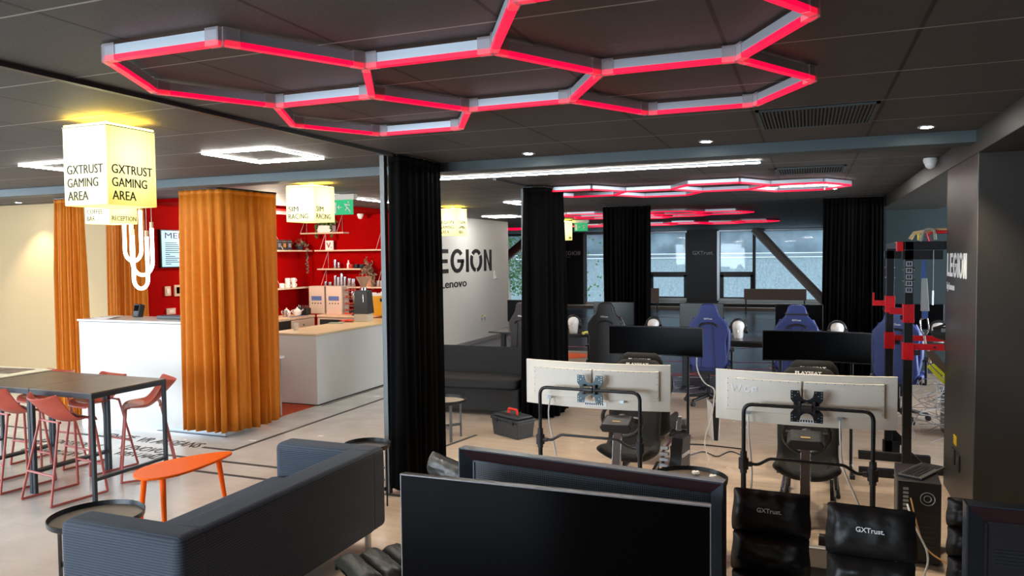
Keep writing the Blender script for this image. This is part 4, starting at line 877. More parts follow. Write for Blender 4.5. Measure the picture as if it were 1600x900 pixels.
# ---------------------------------------------------------------- puffy leather lounge chairs
def puffy_chair(label,x,y,rz,mt,txt=True,w_=.335,h=.9,seatz=.36):
    t = T('lounge_chair',label,'chair',(x,y,0),rz,'padded leather folding chairs'); a=w_/2
    def pad(z0,z1,yb,nm,thick=.05):
        m=M(); P=[]; n=12; rr=random.Random(int(z0*100)+int(abs(x)*50))
        for j in range(n+1):
            v=j/n; row=[]; prof=math.sin(PI*v)**.36
            for i in range(n+1):
                u=-1+2*i/n; ed=(1-abs(u)**9)**.5 if abs(u)<1 else 0
                wr=.006*math.sin(u*13+z0*9)*math.exp(-((v-.9)/.2)**2)+.004*rr.gauss(0,1)*ed
                row.append((u*(a+.004*math.sin(v*6)), -thick*prof*ed+wr+.0, z0+(z1-z0)*v))
            P.append(row)
        m.grid(P); B=[[ (p[0],.5*abs(p[1])+.012,p[2]) for p in row] for row in P]; m.grid(B)
        return m
    lean=Matrix.Translation((0,0,seatz))@Matrix.Rotation(R(-9),4,'X'); hb=(h-seatz)/math.cos(R(9)); zs=[0,hb*.26,hb*.52,hb*.78,hb] if txt else [0,hb*.25,hb*.5,hb*.75,hb]
    zs=[0,hb*.28,hb*.62,hb] if txt else zs
    for z0,z1 in zip(zs,zs[1:]): pad(z0,z1-.002,0,'').xf(lean).o('back_cushion', mt, t, True, sub=1)
    fm=M().tube([(-a+.015,.025,-.3),(-a+.015,.025,hb-.05),(a-.015,.025,hb-.05),(a-.015,.025,-.3)],.011,8,fil=.03).xf(lean); fm.o('back_frame', m_black, t, True)
    sm=Matrix.Translation((0,-.02,seatz))@Matrix.Rotation(R(84),4,'X')
    for k in range(4): pad(k*.125,k*.125+.123,0,'').xf(Matrix.Translation((0,-.0,seatz+.0))@Matrix.Rotation(R(88),4,'X')@Matrix.Diagonal((1,-1,1,1))).xf(Matrix.Identity(4)).o('seat_cushion', mt, t, True, sub=1)
    for s in (-1,1): M().tube([(s*(a+.01),-.48,seatz-.03),(s*(a+.01),-.02,seatz-.03),(s*(a+.01),.2,.02)],.012,8).o('leg', m_black, t, True); M().tube([(s*(a-.01),-.02,seatz-.05),(s*(a-.01),-.42,.012)],.012,8).o('leg', m_black, t, True)
    m=M().tube([(-a-.01,.2,.014),(a+.01,.2,.014)],.012,8); m.o('foot_bar', m_black, t, True); M().tube([(-a+.01,-.42,.012),(a-.01,-.42,.012)],.012,8).o('foot_bar', m_black, t, True)
    if txt:
        m=gxtrust(.105); zt=hb*.84; m=face(m,(-.055,-.062,zt-.01),(1,0,0),(0,0,1)); m.xf(lean).o('chair_lettering', m_whitep, t)
    return t
puffy_chair('black padded chair with white lettering right of the big screens',-.155,3.50,R(-2),m_leather,h=.865)
puffy_chair('black padded chair with white lettering, nearer the right edge, beside the computer tower',.24,3.30,R(-3),m_leather,h=.90)
puffy_chair('black padded chair behind the thick framed display at the right edge, no lettering showing',.74,3.68,R(-4),m_leather,False,h=.86)
puffy_chair('olive-black ribbed leather chair behind the thin television, turned to the left',-1.80,3.47,R(-35),m_leath2,False,.42,.88,.38)

# ---------------------------------------------------------------- sim racing rigs
def arc_slab(w_,sag,y0,th,z0,z1,flip=1,n=24):
    # curved plate: middle nearest the viewer when flip=1
    A=[(-w_/2+w_*k/n, y0+flip*sag*(2*k/n-1)**2) for k in range(n+1)]; B=[(x,y+th) for x,y in A[::-1]]
    return M().prism(A+B,'z',z0,z1)
def back_monitor(label,x,y,z0,rz,logo):
    t = T('ultrawide_monitor',label,'monitor',(x,y,z0),rz,'white-backed ultrawide monitors'); w_,h=1.10,.335
    arc_slab(w_,.07,0,.022,0,h).o('housing', m_monw, t, bev=.003); arc_slab(w_-.02,.07,.0225,.002,.01,h-.01).o('screen', m_screen, t)
    for s in (-1,1):
        x0,x1=(-.475,-.006) if s<0 else (.006,.475); n=10
        A=[(x0+(x1-x0)*k/n, -.026+.07*((x0+(x1-x0)*k/n)/.55)**2) for k in range(n+1)]; B=[(q,r+.027) for q,r in A[::-1]]
        M().prism(A+B,'z',.075,.29).o('rear_cover', m_monw, t, bev=.004)
    m=M()
    for k in range(18):
        q=-.465+.93*k/17; m.ell((q,-.0265+.07*(q/.55)**2,.283),(.0028,.001,.0028),6)
    for s in (-1,1):
        for k in range(4): q=s*.465; m.ell((q,-.0265+.07*(q/.55)**2,.10+k*.05),(.0028,.001,.0028),6)
    m.o('screw', m_blackt, t); box(-.07,.10,-.002,0.004,.02,.05).o('rating_label', m_whitep, t)
    m=M(); 
    for k in range(9): m.box(-.06+k*.016,-.052+k*.016,-.0035,-.002,.028,.042)
    m.o('rating_print', m_blackt, t)
    for q in (-.33,.22): M().box(q-.015,q+.015,-.03,.0,.06,.078).o('cable_port', m_alu, t)
    if logo:
        m=M().tube([(-.44,-.0,.245),(-.425,0,.20),(-.41,0,.235),(-.395,0,.20),(-.38,0,.245)],.005,6).tube([(-.325,0,.24),(-.35,0,.235),(-.355,0,.21),(-.335,0,.2),(-.32,0,.21)],.005,6).tube([(-.305,0,.2),(-.305,0,.235),(-.28,0,.235),(-.28,0,.215),(-.3,0,.212)],.005,6)
        for v in m.bm.verts: v.co.y = v.co.y*.3 -.0275+.07*(v.co.x/.55)**2
        m.o('raised_logo', m_whitep, t)
    return t
RG='sim racing rigs'
def vesa(m,x,y,z,s=.095,t=.008):
    pts=[]
    def P(*q): pts.extend([(x+a*s,z+b*s) for a,b in q])
    P((-1,-1.05),(-.45,-1.05)); 
    for k in range(7): a=PI-PI*k/6; pts.append((x+.42*s*math.cos(a), z-.86*s+.42*s*math.sin(a)))
    P((.45,-1.05),(1,-1.05),(1,-.45),(.8,-.2),(.8,.2),(1,.45),(1,1.05),(.45,1.05))
    for k in range(7): a=-PI*k/6; pts.append((x+.42*s*math.cos(a), z+.86*s+.42*s*math.sin(a)))
    P((-.45,1.05),(-1,1.05),(-1,.45),(-.8,.2),(-.8,-.2),(-1,-.45))
    m.prism(pts,'y',y,y+t); return m
def tv_frame(label,x,y,rz,plate,w_=.355,col=m_black):
    t = T('monitor_stand',label,'monitor stand',(x,y,0),rz,'tubular monitor stands'); r=.013; zt=.985
    M().tube([(-w_,0,.60),(-w_,0,zt),(w_,0,zt),(w_,0,.60)],r,10,fil=.06,seg=8).o('upper_frame', col, t, True)
    for s in (-1,1):
        M().tube([(s*w_,0,.62),(s*w_,0,.06),(s*w_,.10,.0165)],.0165,10).o('leg', col, t, True)
        c=M().cyl((s*w_,0,.54),(s*w_,0,.68),.021,n=16).cyl((s*w_,0,.565),(s*w_,0,.635),.031,n=16).cyl((s*w_,0,.6),(s*(w_-.055),0,.6),.022,.016,n=14); c.o('clamp_joint', m_blackp, t, True)
    M().tube([(-w_+.03,0,.6),(-w_+.09,0,.6),(-w_+.16,0,.645),(w_-.16,0,.645),(w_-.09,0,.6),(w_-.03,0,.6)],.010,10,fil=.02).o('lower_crossbar', col, t, True)
    v=vesa(M(),0,.03,.985).o('mount_plate', plate, t, bev=.002)
    m=M()
    for sx in (-1,1):
        for sz in (-1,1):
            for (a,b) in ((.9,.95),(.9,.6),(.55,.95),(.72,.72),(.9,.78)): m.cyl((sx*a*.095,.029,.985+sz*b*.095),(sx*a*.095,.0285,.985+sz*b*.095),.0032,n=8)
    m.o('bolt_hole', m_alu, v); M().cyl((-.03,.0,.985),(.03,0,.985),.026,n=16).cyl((0,0,.985),(0,.035,.985),.03,n=14).box(-.05,-.035,-.01,.03,.95,1.02).box(.035,.05,-.01,.03,.95,1.02).o('pivot', m_blackp, t, True)
    m=M().box(-w_-.01,w_+.01,.12,.16,0,.03); m.o('floor_bar', col, t); return t
def racing_seat(label,x,y,rz,facing=True,h=1.10):
    # seat on a tubular base; local -Y is where the driver looks
    t = T('racing_seat',label,'sim racing seat',(x,y,0),rz,'sim racing seats')
    # seat shell as a curved sheet: width profile along a path from knee to headrest
    path=[(-.30,.37,.22),(-.12,.32,.225),(.02,.29,.215),(.10,.33,.21),(.15,.48,.205),(.21,.68,.215),(.27,.84,.20),(.30,.93,.20),(.335,1.03,.185),(.35,h,.13)]
    for nm,dy,sc in (('seat_shell',.03,1.0),):
        P=[]
        for (py,pz,pw) in path:
            row=[]
            for i in range(13):
                u=-1+2*i/12; side=.085*abs(u)**3*(1 if pz<.9 else .35)
                row.append((u*pw, py-side*(.9 if pz>.34 else 0), pz+(side*1.1 if pz<.45 else 0)))
            P.append(row)
        M().grid(P).o(nm, m_seat, t, True, sol=.07, sub=1)
    box(-.15,.15,-.28,.0,.40,.43).xf(Matrix.Translation((0,0,-.035))).o('seat_pad', m_seat, t, True, bev=.015)
    if facing: m=text('PLAYSEAT',.19,.024,.002,.03); face(m,(-.095,.262,1.008),(1,0,0),(0,.05,1)).o('seat_lettering', m_whitep, t)
    else: m=text('PLAYSEAT',.19,.024,.002,.03); face(m,(.095,.40,1.02),(-1,0,0),(0,.05,1)).o('seat_lettering', m_whitep, t)
    for s in (-1,1):
        M().box(s*.17-.012,s*.17+.012,-.25,.28,.17,.20).o('seat_rail', m_steel, t)
        M().tube([(s*.19,-.30,.02),(s*.19,.40,.02)],.018,8).o('base_rail', m_black, t, True)
        M().tube([(s*.18,-.2,.03),(s*.17,-.2,.18)],.014,8).o('seat_post', m_black, t); M().tube([(s*.18,.25,.03),(s*.17,.25,.18)],.014,8).o('seat_post', m_black, t)
    # centre beam, wheel base, wheel, pedals toward -Y
    box(-.025,.025,-1.0,-.25,.05,.09).o('centre_beam', mat('bronze_beam',(0.10,0.065,0.045),.35,metal=.3), t)
    m=M().box(-.028,.028,-.02,.02,0,.56).xf(Matrix.Translation((0,-.70,.08))@Matrix.Rotation(R(-14),4,'X')); q=m.o('wheel_post', MATS['bronze_beam'], t)
    M().box(-.032,-.028,-.021,.021,.1,.54).box(.028,.032,-.021,.021,.1,.54).xf(Matrix.Translation((0,-.70,.08))@Matrix.Rotation(R(-14),4,'X')).o('slot_strip', m_steel, q)
    m=M(); m.prism([(-.10,.0),(.10,.0),(.12,.035),(.095,.07),(-.095,.07),(-.12,.035)],'y',-.09,.08); m.xf(Matrix.Translation((0,-.56,.66))@Matrix.Rotation(R(12),4,'X')).o('wheel_base', m_blackp, t, bev=.008)
    box(-.03,.03,-.008,.008,0,.001).xf(Matrix.Translation((0,-.62,.722))@Matrix.Rotation(R(12),4,'X')).o('logo_mark', mat('gold_mark',(0.5,0.33,0.12),.4), t)
    w_=M(); n=32; w_.tube([(.15*math.cos(2*PI*k/n),0,.15*math.sin(2*PI*k/n)) for k in range(n)],.016,10,closed=True); w_.xf(Matrix.Translation((0,-.40,.69))@Matrix.Rotation(R(20),4,'X')).o('steering_wheel', m_blackp, t, True)
    M().box(-.14,.14,-.012,.012,-.02,.02).cyl((0,-.13,0),(0,.02,0),.04).xf(Matrix.Translation((0,-.40,.69))@Matrix.Rotation(R(20),4,'X')).o('wheel_hub', m_blackp, t)
    box(-.20,.20,-1.18,-.95,.05,.08).o('pedal_plate', m_blackp, t, bev=.005)
    for k in (-1,0,1): M().box(k*.11-.025,k*.11+.025,-.012,.012,0,.15).xf(Matrix.Translation((0,-1.02,.10))@Matrix.Rotation(R(20),4,'X')).o('pedal', m_steel, t, bev=.004)
    M().box(-.17,.17,-1.2,-1.14,.08,.2).o('pedal_housing', mat('silver_grey',(0.3,0.3,0.3),.4,metal=.4), t, bev=.01)
    M().cyl((-.2,-1.1,.13),(.2,-1.1,.13),.02,n=14).o('pedal_tube', MATS['bronze_beam'], t, True)
    return t
back_monitor('wide white-backed monitor on the left black tubular stand',-1.46,5.30,.822,R(-1),False)
back_monitor('wide white-backed monitor with raised logo on the right tubular stand',-.03,5.13,.835,R(-1),True)
tv_frame('black tubular monitor stand of the left sim rig with slate grey mount plate',-1.455,5.16,R(-1),m_vesa,.37)
tv_frame('black tubular monitor stand of the right sim rig with black mount plate',-.005,4.98,R(-1),m_black,.375)
racing_seat('black racing seat facing the camera behind the right white-backed monitor',0.0,5.93,R(-1),True,1.05)
racing_seat('black racing seat facing the camera behind the left white-backed monitor',-1.33,6.0,R(2),True,1.05)
racing_seat('black racing seat facing away, right one, before the right black ultrawide screen',.04,6.78,R(180),False,1.09)
racing_seat('black racing seat facing away, left one, before the left black ultrawide screen',-1.36,6.85,R(180),False,1.09)
def front_monitor(label,x,y,w_,h,z0,rz):
    t=T('ultrawide_monitor',label,'monitor',(x,y,0),rz,'black ultrawide screens'); arc_slab(w_,-.05,0,.025,z0,z0+h,1).o('housing', m_blackp, t, bev=.003)
    A=arc_slab(w_-.016,-.05,-.0015,.002,z0+.012,z0+h-.008,1); A.o('screen', m_screen2, t)
    for s in (-1,1): M().tube([(s*w_*.33,.05,z0+.05),(s*w_*.33,.05,.04),(s*w_*.33,-.18,.016)],.014,8,fil=.05).o('stand_leg', m_black, t, True); M().box(s*w_*.33-.02,s*w_*.33+.02,-.22,-.17,0,.03).o('end_foot', m_blackp, t)
    M().tube([(-w_*.33,.05,z0+.06),(w_*.33,.05,z0+.06)],.012,8).o('crossbar', m_black, t, True); return t
front_monitor('black ultrawide screen facing the camera before the blue chair, left one',-1.36,7.2,.90,.28,.975,R(0))
front_monitor('black ultrawide screen facing the camera before the blue chair, right one',.065,7.2,.90,.275,.972,R(0))
# ---------------------------------------------------------------- gaming desks, chairs, screens
def desk(x0,x1,y0,y1,label,top=m_blackp):
    t=T('gaming_desk',label,'desk',((x0+x1)/2,(y0+y1)/2,0),0,'black gaming desks'); a,b=(x1-x0)/2,(y1-y0)/2
    box(-a,a,-b,b,.715,.74).o('desktop', top, t, bev=.004)
    for s in (-1,1):
        box(s*(a-.12)-.035,s*(a-.12)+.035,-.04,.04,.02,.715).o('leg', m_black, t, bev=.004); box(s*(a-.12)-.035,s*(a-.12)+.035,-.3,.3,0,.02).o('foot', m_black, t, bev=.004)
    box(-a+.1,a-.1,-.03,.03,.66,.70).o('under_beam', m_black, t); box(-.25,.25,.1,.25,.60,.66).o('cable_tray', m_black, t); return t
DM=mat('desk_black',(0.03,0.028,0.03),.25)
desk(-4.75,-3.05,11.0,11.7,'black gaming desk partly behind the rear pillar curtain, nearest the white wall',mat('desk_glossy',(0.05,0.05,0.05),.15))
desk(-3.02,-1.55,10.75,11.45,'black gaming desk behind the black gaming chair',DM)
desk(-1.52,-.10,10.75,11.45,'black gaming desk behind the left blue gaming chair',DM)
desk(-.07,1.0,10.75,11.45,'black gaming desk behind the strapped blue gaming chair',DM)
desk(1.08,2.6,11.2,11.9,'black gaming desk behind the steel rack at the right',DM)
def gchair(label,x,y,rz,mt,strap=False):
    t=T('gaming_chair',label,'gaming chair',(x,y,0),rz,'racing style gaming chairs')
    # backrest outline seen from behind, chair looks to +Y
    half=[(.0,1.315),(.07,1.31),(.10,1.28),(.135,1.17),(.20,1.10),(.245,1.04),(.25,.96),(.215,.85),(.225,.70),(.235,.58),(.20,.50),(0,.49)]
    pts=[(px,pz) for px,pz in half]+[(-px,pz) for px,pz in half[::-1][1:-1]]
    m=M(); m.prism(pts,'y',-.05,.035)
    bmesh.ops.subdivide_edges(m.bm,edges=[e_ for e_ in m.bm.edges],cuts=1)
    b=m.xf(Matrix.Translation((0,-.20,0))).o('backrest', mt, t, True, bev=.025, seg=3)
    # side bolsters
    for s in (-1,1):
        M().tube([(s*.20,-.14,.55),(s*.225,-.10,.75),(s*.225,-.08,.95),(s*.18,-.13,1.12)],[.03,.045,.05,.02],10).o('bolster', mt, t, True)
        M().tube([(s*.055,-.256,1.035),(s*.09,-.256,.50)],.004,6).o('seam', m_blackt, t)
    M().tube([(.11*math.cos(PI*k/10),-.257,1.02+.05*math.sin(PI*k/10)) for k in range(11)],.013,8).o('slot_rim', m_blackp, t, True)
    M().ell((0,-.125,1.21),(.12,.05,.065),16).o('head_cushion', mt, t, True)
    M().ell((0,-.12,.68),(.17,.06,.09),16).o('lumbar_cushion', mt, t, True)
    face(gxtrust(.105),(-.052,-.252,1.115),(1,0,0),(0,0,1)).o('chair_lettering', m_whitep, t)
    if strap: box(-.135,.135,-.258,-.13,1.185,1.205).o('head_strap', m_blackt, t, bev=.003)
    box(-.22,.22,-.19,.30,.44,.53).o('seat', mt, t, True, bev=.035, seg=4)
    for s in (-1,1): M().ell((s*.225,.06,.52),(.05,.23,.05),14).o('seat_bolster', mt, t, True)
    for s in (-1,1):
        M().box(s*.28-.012,s*.28+.012,-.02,.04,.44,.70).box(s*.28-.035,s*.28+.035,-.12,.16,.70,.725).box(s*.13-.01 if s>0 else -.29,.29 if s>0 else -.12,-.01,.03,.42,.445).o('armrest', m_blackp, t, bev=.004)
        M().cyl((s*.235,-.2,.5),(s*.265,-.2,.5),.045,n=16).o('recline_hinge', m_blackp, t, True)
    M().box(-.12,.12,-.12,.14,.40,.44).o('tilt_mechanism', m_blackp, t, bev=.008); M().cyl((0,0,.10),(0,0,.25),.03,n=16).cyl((0,0,.25),(0,0,.41),.018,n=16).o('gas_lift', m_black, t, True)
    for k in range(5):
        a=2*PI*k/5+.3; c,s=math.cos(a),math.sin(a); l=M().tube([(0.02*c,.02*s,.115),(.31*c,.31*s,.075)],[.028,.018],8).o('base_arm', m_blackp, t, True)
        M().cyl((.31*c-.02*s,.31*s+.02*c,.03),(.31*c+.02*s,.31*s-.02*c,.03),.03,n=14).cyl((.31*c,.31*s,.05),(.31*c,.31*s,.075),.012).o('caster', m_blackp, l, True)
    return t
g0=gchair('black gaming chair with white lettering behind the left ultrawide screen',-2.50,9.95,R(-3),m_chairk)
g1=dup(g0,(-3.52,9.75,0),R(-28),'black gaming chair half hidden by the rear pillar curtain')
b0=gchair('bright blue gaming chair nearest the left white headphone dummy, fully visible back',-1.19,9.95,R(4),m_blue)
gchair('blue gaming chair with black head strap behind the right ultrawide screen',-.13,10.0,R(0),m_blue,True)
dup(b0,(.98,9.7,0),R(-14),'blue gaming chair behind the red and black steel rack')
def desk_monitor(x,y,label,scr=None,rz=0): return monitor(x,y,.74,.63,.36,label,rz,.12,'gaming_monitor',scr,'black gaming monitors')
greenish=mat('hazy_screen',(0.022,0.03,0.026),.28)
desk_monitor(-2.78,11.3,'gaming monitor behind the black gaming chair',greenish,0); desk_monitor(-1.46,11.3,'gaming monitor behind the left blue gaming chair',greenish,0)
desk_monitor(-.12,11.3,'gaming monitor behind the strapped blue gaming chair'); desk_monitor(1.42,11.75,'gaming monitor behind the steel rack'); desk_monitor(-4.30,11.5,'gaming monitor left of the rear pillar curtain')
def head(x,y,z,label,lab2,rz=0):
    t=T('mannequin_head',label,'mannequin head',(x,y,z),rz,'white mannequin heads')
    M().lathe((0,0,0),[(.055,0),(.062,.008),(.068,.05),(.079,.10),(.086,.15),(.084,.19),(.068,.225),(.04,.243),(0,.25)],24,1,1.18).o('head', m_head, t, True)
    M().ell((0,-.09,.105),(.011,.022,.03),10).o('nose', m_head, t, True)
    h=T('headphones',lab2,'headphones',(x,y,z),rz,'black headphones on the white heads')
    M().tube([(.112*math.cos(PI*k/16),.01,.135+.138*math.sin(PI*k/16)) for k in range(17)],.014,8).o('headband', m_blackp, h, True)
    for s in (-1,1): e_=M().cyl((s*.084,-.005,.12),(s*.128,-.005,.12),.05,n=20).o('ear_cup', m_blackp, h, True, bev=.006); M().cyl((s*.128,-.005,.12),(s*.131,-.005,.12),.02,n=14).o('silver_ring', m_steel, e_)
    M().tube([(-.11,.0,.10),(-.10,-.05,.06),(-.06,-.10,.05)],.004,6).o('microphone', m_blackp, h, True)
for x,y,a,n in ((-3.38,11.15,'at the left beside the rear pillar curtain',.25),(-2.13,11.1,'just right of the black gaming chair',0),(-.92,11.08,'between the two blue gaming chairs, nose visible',0),(.37,11.1,'in front of the wide right curtain',0),(1.63,11.45,'behind the steel rack',-.2)):
    head(x,y,.74,'white mannequin head '+a,'black headphones on the white head '+a,n)
def pad(x,y,label,mt):
    t=T('game_controller',label,'game controller',(x,y,.74),.1,'game controllers'); M().ell((0,0,.035),(.06,.035,.022),14).o('body', m_head if mt is None else mt, t, True)
    for s in (-1,1): M().ell((s*.055,-.02,.026),(.028,.04,.024),12).o('grip', mt or m_head, t, True)
    for s in (-1,1): M().cyl((s*.025,0,.05),(s*.025,0,.065),.009).o('thumb_stick', m_blackp, t)
pad(-3.10,10.95,'yellow and white game controller on the desk beside the left dummy head',mat('pad_yellow',(0.7,0.68,0.15),.35)); pad(-2.93,10.98,'red game controller half hidden by the black gaming chair',mat('pad_red',(0.6,0.1,0.08),.35))
tag(M().ell((-3.6,11.05,.755),(.10,.06,.014),16).o('wrist_rest', mat('olive_gold',(0.3,0.25,0.08),.5), smooth=True),'olive yellow pad on the desk left of the dummy head','pad')
tag(M().ell((-1.08,11.0,.757),(.03,.05,.016),14).o('computer_mouse', m_head, smooth=True),'white computer mouse on the desk beside the middle dummy head','mouse')
tag(box(-2.98,-2.90,10.9,11.1,.741,.79).o('desk_box', m_blackp) ,'small black box on the desk behind the black gaming chair','box') if False else None
def console(x,y,rz,label):
    t=T('game_console',label,'game console',(x,y,0),rz,'standing game consoles'); M().prism([(-.02,0),(.02,0),(.03,.36),(-.03,.36)],'y',-.12,.12).o('body', m_blackp, t)
    for s in (-1,1): M().prism([(s*.022,0),(s*.032,0),(s*.05,.39),(s*.042,.39)],'y',-.13,.13).o('side_panel', m_head, t, bev=.004)
console(-.92,8.1,.3,'tall white and black game console standing on the floor left of the logo monitor')
t=T('pc_speaker','slanted black and silver device with white lettering beside the left racing seat','device',(-1.03,6.55,0),R(-10)); M().prism([(-.14,.10),(.12,.10),(.14,.36),(-.06,.36)],'x',-.05,.05).o('housing', m_blackp, t, bev=.004); m=M()
for k in range(4): m.box(-.13,-.055,-.15,-.12,.12+k*.05,.145+k*.05)
m.o('fins', m_alu, t); face(text('CORSAIR',.2,.03,.002,.01),(.052,-.09,.2),(0,1,0),(0,-.1,1)).o('device_lettering', m_whitep, t)
for y in (-.1,.1): M().box(-.05,.05,y-.02,y+.02,0,.105).o('foot', m_blackp, t)
# radiators before the windows
for x0,x1,z0,z1,lb in ((-1.95,-.05,.42,.78,'long brown low bench panel before the widest far window'),(-5.3,-4.72,.30,.78,'small brown panel before the far window by the middle curtain')):
    t=T('bench_panel',lb,'panel',((x0+x1)/2,25.6,0),0,'brown panels before the windows'); a=(x1-x0)/2; box(-a,a,-.03,.03,z0,z1).o('board', m_brown, t, bev=.01)
    for s in (-1,1): M().box(s*(a-.06)-.02,s*(a-.06)+.02,-.02,.02,.0,z0).box(s*(a-.06)-.04,s*(a-.06)+.04,-.2,.2,.0,.03).o('leg', m_blackp, t)

# ---------------------------------------------------------------- steel power rack
t=T('power_rack','black and red steel training rack beside the right pillar','training rack',(0,.16,0)); 
def post(x,y,h): return box(x-.035,x+.035,y-.035,y+.035,.0,h).o('upright', m_black, t, bev=.004)
UP=((.79,7.0),(.735,7.95))
for x,y in UP: post(x,y,2.03)
for x,y in ((1.55,7.25),(1.50,7.95)): box(x-.035,x+.035,y-.035,y+.035,0,2.03).o('upright', m_black, t, bev=.004)
box(.755,1.6,7.15,7.22,1.96,2.03).xf(Matrix.Translation((0,-.185,0))).o('top_beam', m_black, t, bev=.004); box(.70,1.5,7.92,7.98,1.96,2.03).o('top_beam', m_black, t, bev=.004)
for (x,y) in UP:
    box(x-.05,x+.25,y-.035,y+.035,1.88,1.955).o('gusset_plate', m_black, t); 
    m=M()
    for z in (1.80,1.70): m.cyl((x-.045,y,z),(x+.045,y,z),.012,n=10)
    m.o('bolt', m_steel, t)
box(.70,.76,7.03,7.92,1.97,2.03).o('side_beam', m_black, t, bev=.003); box(.695,.745,6.96,7.03,1.95,2.03).o('red_bracket', m_rred, t, bev=.003)
M().box(.45,1.05,7.55,7.62,0,.07).o('base_foot', m_black, t, bev=.004)
for x,y in UP: box(x-.05,x+.10,y-.035,y+.035,.0,.11).o('base_plate', m_black, t); M().prism([(x+.035,.07),(x+.20,.07),(x+.035,.24)],'y',y-.01,y+.01).o('gusset', m_black, t)
M().box(.42,.80,6.965,7.035,0,.07).o('base_foot', m_black, t, bev=.004); m=M()
for a in (.55,.70): m.cyl((a,6.96,.035),(a,6.955,.035),.014,n=10)
m.o('bolt', m_steel, t); box(.79,1.6,7.2,7.26,.0,.07).o('base_beam', m_black, t)
def sleeve(x,y,z0,z1): return box(x-.043,x+.043,y-.043,y+.043,z0,z1).o('red_sleeve', m_rred, t, bev=.003, label='red steel sleeve on an upright')
for x,y,z0,z1 in ((.79,7.0,1.345,1.50),(.79,7.0,1.03,1.175),(.735,7.95,1.36,1.52),(.735,7.95,1.01,1.17)):
    s_=sleeve(x,y,z0,z1); M().cyl((x,y-.044,z1-.012),(x,y-.046,z1-.012),.005,n=8).cyl((x,y-.044,z0+.012),(x,y-.046,z0+.012),.005,n=8).o('screw', m_blackt, s_)
    M().cyl((x-.06,y,z0+.04),(x-.04,y,z0+.04),.018,n=12).o('locking_knob', m_blackp, s_) if z0>1.2 else M().cyl((x+.045,y-.02,z0+.06),(x+.09,y-.02,z0+.06),.022,n=12).o('locking_knob', m_blackp, s_)
M().box(.60,.70,7.92,7.98,1.425,1.475).box(.585,.60,7.92,7.98,1.425,1.55).o('bar_hook', m_rred, t); M().box(.65,.75,6.98,7.03,1.415,1.465).o('bar_hook', m_rred, t)
box(.83,1.06,6.98,7.02,1.115,1.165).o('safety_arm', m_rred, t, bev=.003); M().cyl((.99,6.98,1.14),(.99,6.975,1.14),.01,n=8).o('screw', m_blackt, t); box(.77,1.35,7.93,7.97,1.09,1.14).o('safety_arm', m_rred, t, bev=.003)
m=M(); mm=M()
for k in range(5): m.box(.765,.815,6.958,6.965,1.60+k*.055,1.645+k*.055); mm.box(.775,.787,6.956,6.958,1.61+k*.055,1.637+k*.055).box(.793,.806,6.956,6.958,1.61+k*.055,1.637+k*.055)
q=m.o('instruction_sticker', m_alu, t, label='row of small grey picture stickers'); mm.o('sticker_print', m_blackt, q)
# things hanging on the rack
t=T('harness_strap','blue and white sling hanging from the steel rack with a steel carabiner','strap',(.91,7.21,1.2)); M().prism([(-.01,.75),(.01,.75),(.02,.5),(-.02,.5)],'y',-.006,.006).o('upper_webbing', mat('strap_blue',(0.05,0.12,0.35),.7), t); M().prism([(-.015,.52),(.025,.52),(.045,.24),(-.02,.24)],'y',-.015,.015).o('label_sleeve', mat('sleeve_grey',(0.4,0.42,0.42),.6), t, bev=.004); M().box(-.01,.035,-.015,.015,.18,.24).o('lower_webbing', MATS['strap_blue'], t)
M().tube([(-.02,0,.17),(.03,0,.19),(.045,0,.08),(.015,0,.03),(-.02,0,.08)],.007,8,fil=.02,closed=True).o('carabiner', m_steel, t, True); M().tube([(.01,0,.03),(.02,0,-.04),(.05,-.02,-.12),(.055,-.02,-.2)],.010,6).o('braided_rope', m_brown, t)
t=T('dark_bag','crumpled black gym bag slung beside the rack in front of the dummy head','bag',(1.2,7.45,1.17)); rnd=random.Random(8); M().ell((0,0,.06),(.20,.07,.07),18).o('body', m_sofab, t, True); M().tube([(-.18,0,.10),(-.08,-.05,.15),(.12,-.05,.13)],.012,6).o('handle', m_blackp, t); M().box(-.13,-.10,-.085,-.07,.08,.11).o('buckle', m_alu, t)
t=T('yellow_strap','brown and yellow webbing straps hanging over the red safety arm','strap',(.98,7.12,1.0)); M().prism([(-.06,.1),(.0,.12),(.12,-.05),(.06,-.10)],'y',-.01,.01).o('brown_pouch', mat('pouch_brown',(0.09,0.06,0.045),.6), t); M().prism([(-.05,-.02),(-.03,-.0),(.12,-.17),(.12,-.21)],'y',-.012,-.002).prism([(-.02,.0),(.0,.01),(.12,-.11),(.12,-.15)],'y',-.022,-.012).o('yellow_webbing', mat('webbing_yellow',(0.6,0.62,0.02),.6), t)
t=T('rolled_mat','red and cream rolled straps lying on top of the steel rack','strap',(.96,7.17,2.031)); M().tube([(-.16,0,.02),(-.13,0,.07),(.0,0,.095),(.32,0,.09)],.016,8).o('cream_roll', mat('roll_cream',(0.6,0.42,0.2),.7), t, True); M().tube([(-.02,-.05,.0),(-.04,-.05,.06),(.02,-.05,.075),(.32,-.05,.072)],.014,8).o('red_roll', m_rred, t, True); M().tube([(-.10,-.04,.01),(-.10,-.04,.06)],.012,8).o('yellow_loop', mat('loop_yellow',(0.65,0.5,0.05),.6), t); M().tube([(-.09,-.06,.0),(-.06,-.06,.10),(.01,-.06,.10),(.02,-.06,.01)],.012,8,fil=.03).o('grey_loop', mat('loop_grey',(0.3,0.28,0.24),.6), t)
t=T('hanging_cord','thin black cord hanging from the top beam of the rack','cord',(.965,7.10,1.5)); M().tube([(0,0,.46),(0,0,.12)],.004,6).o('cord', m_blackp, t); M().cyl((0,0,.12),(0,0,0),.007).o('cord_end', m_alu, t)
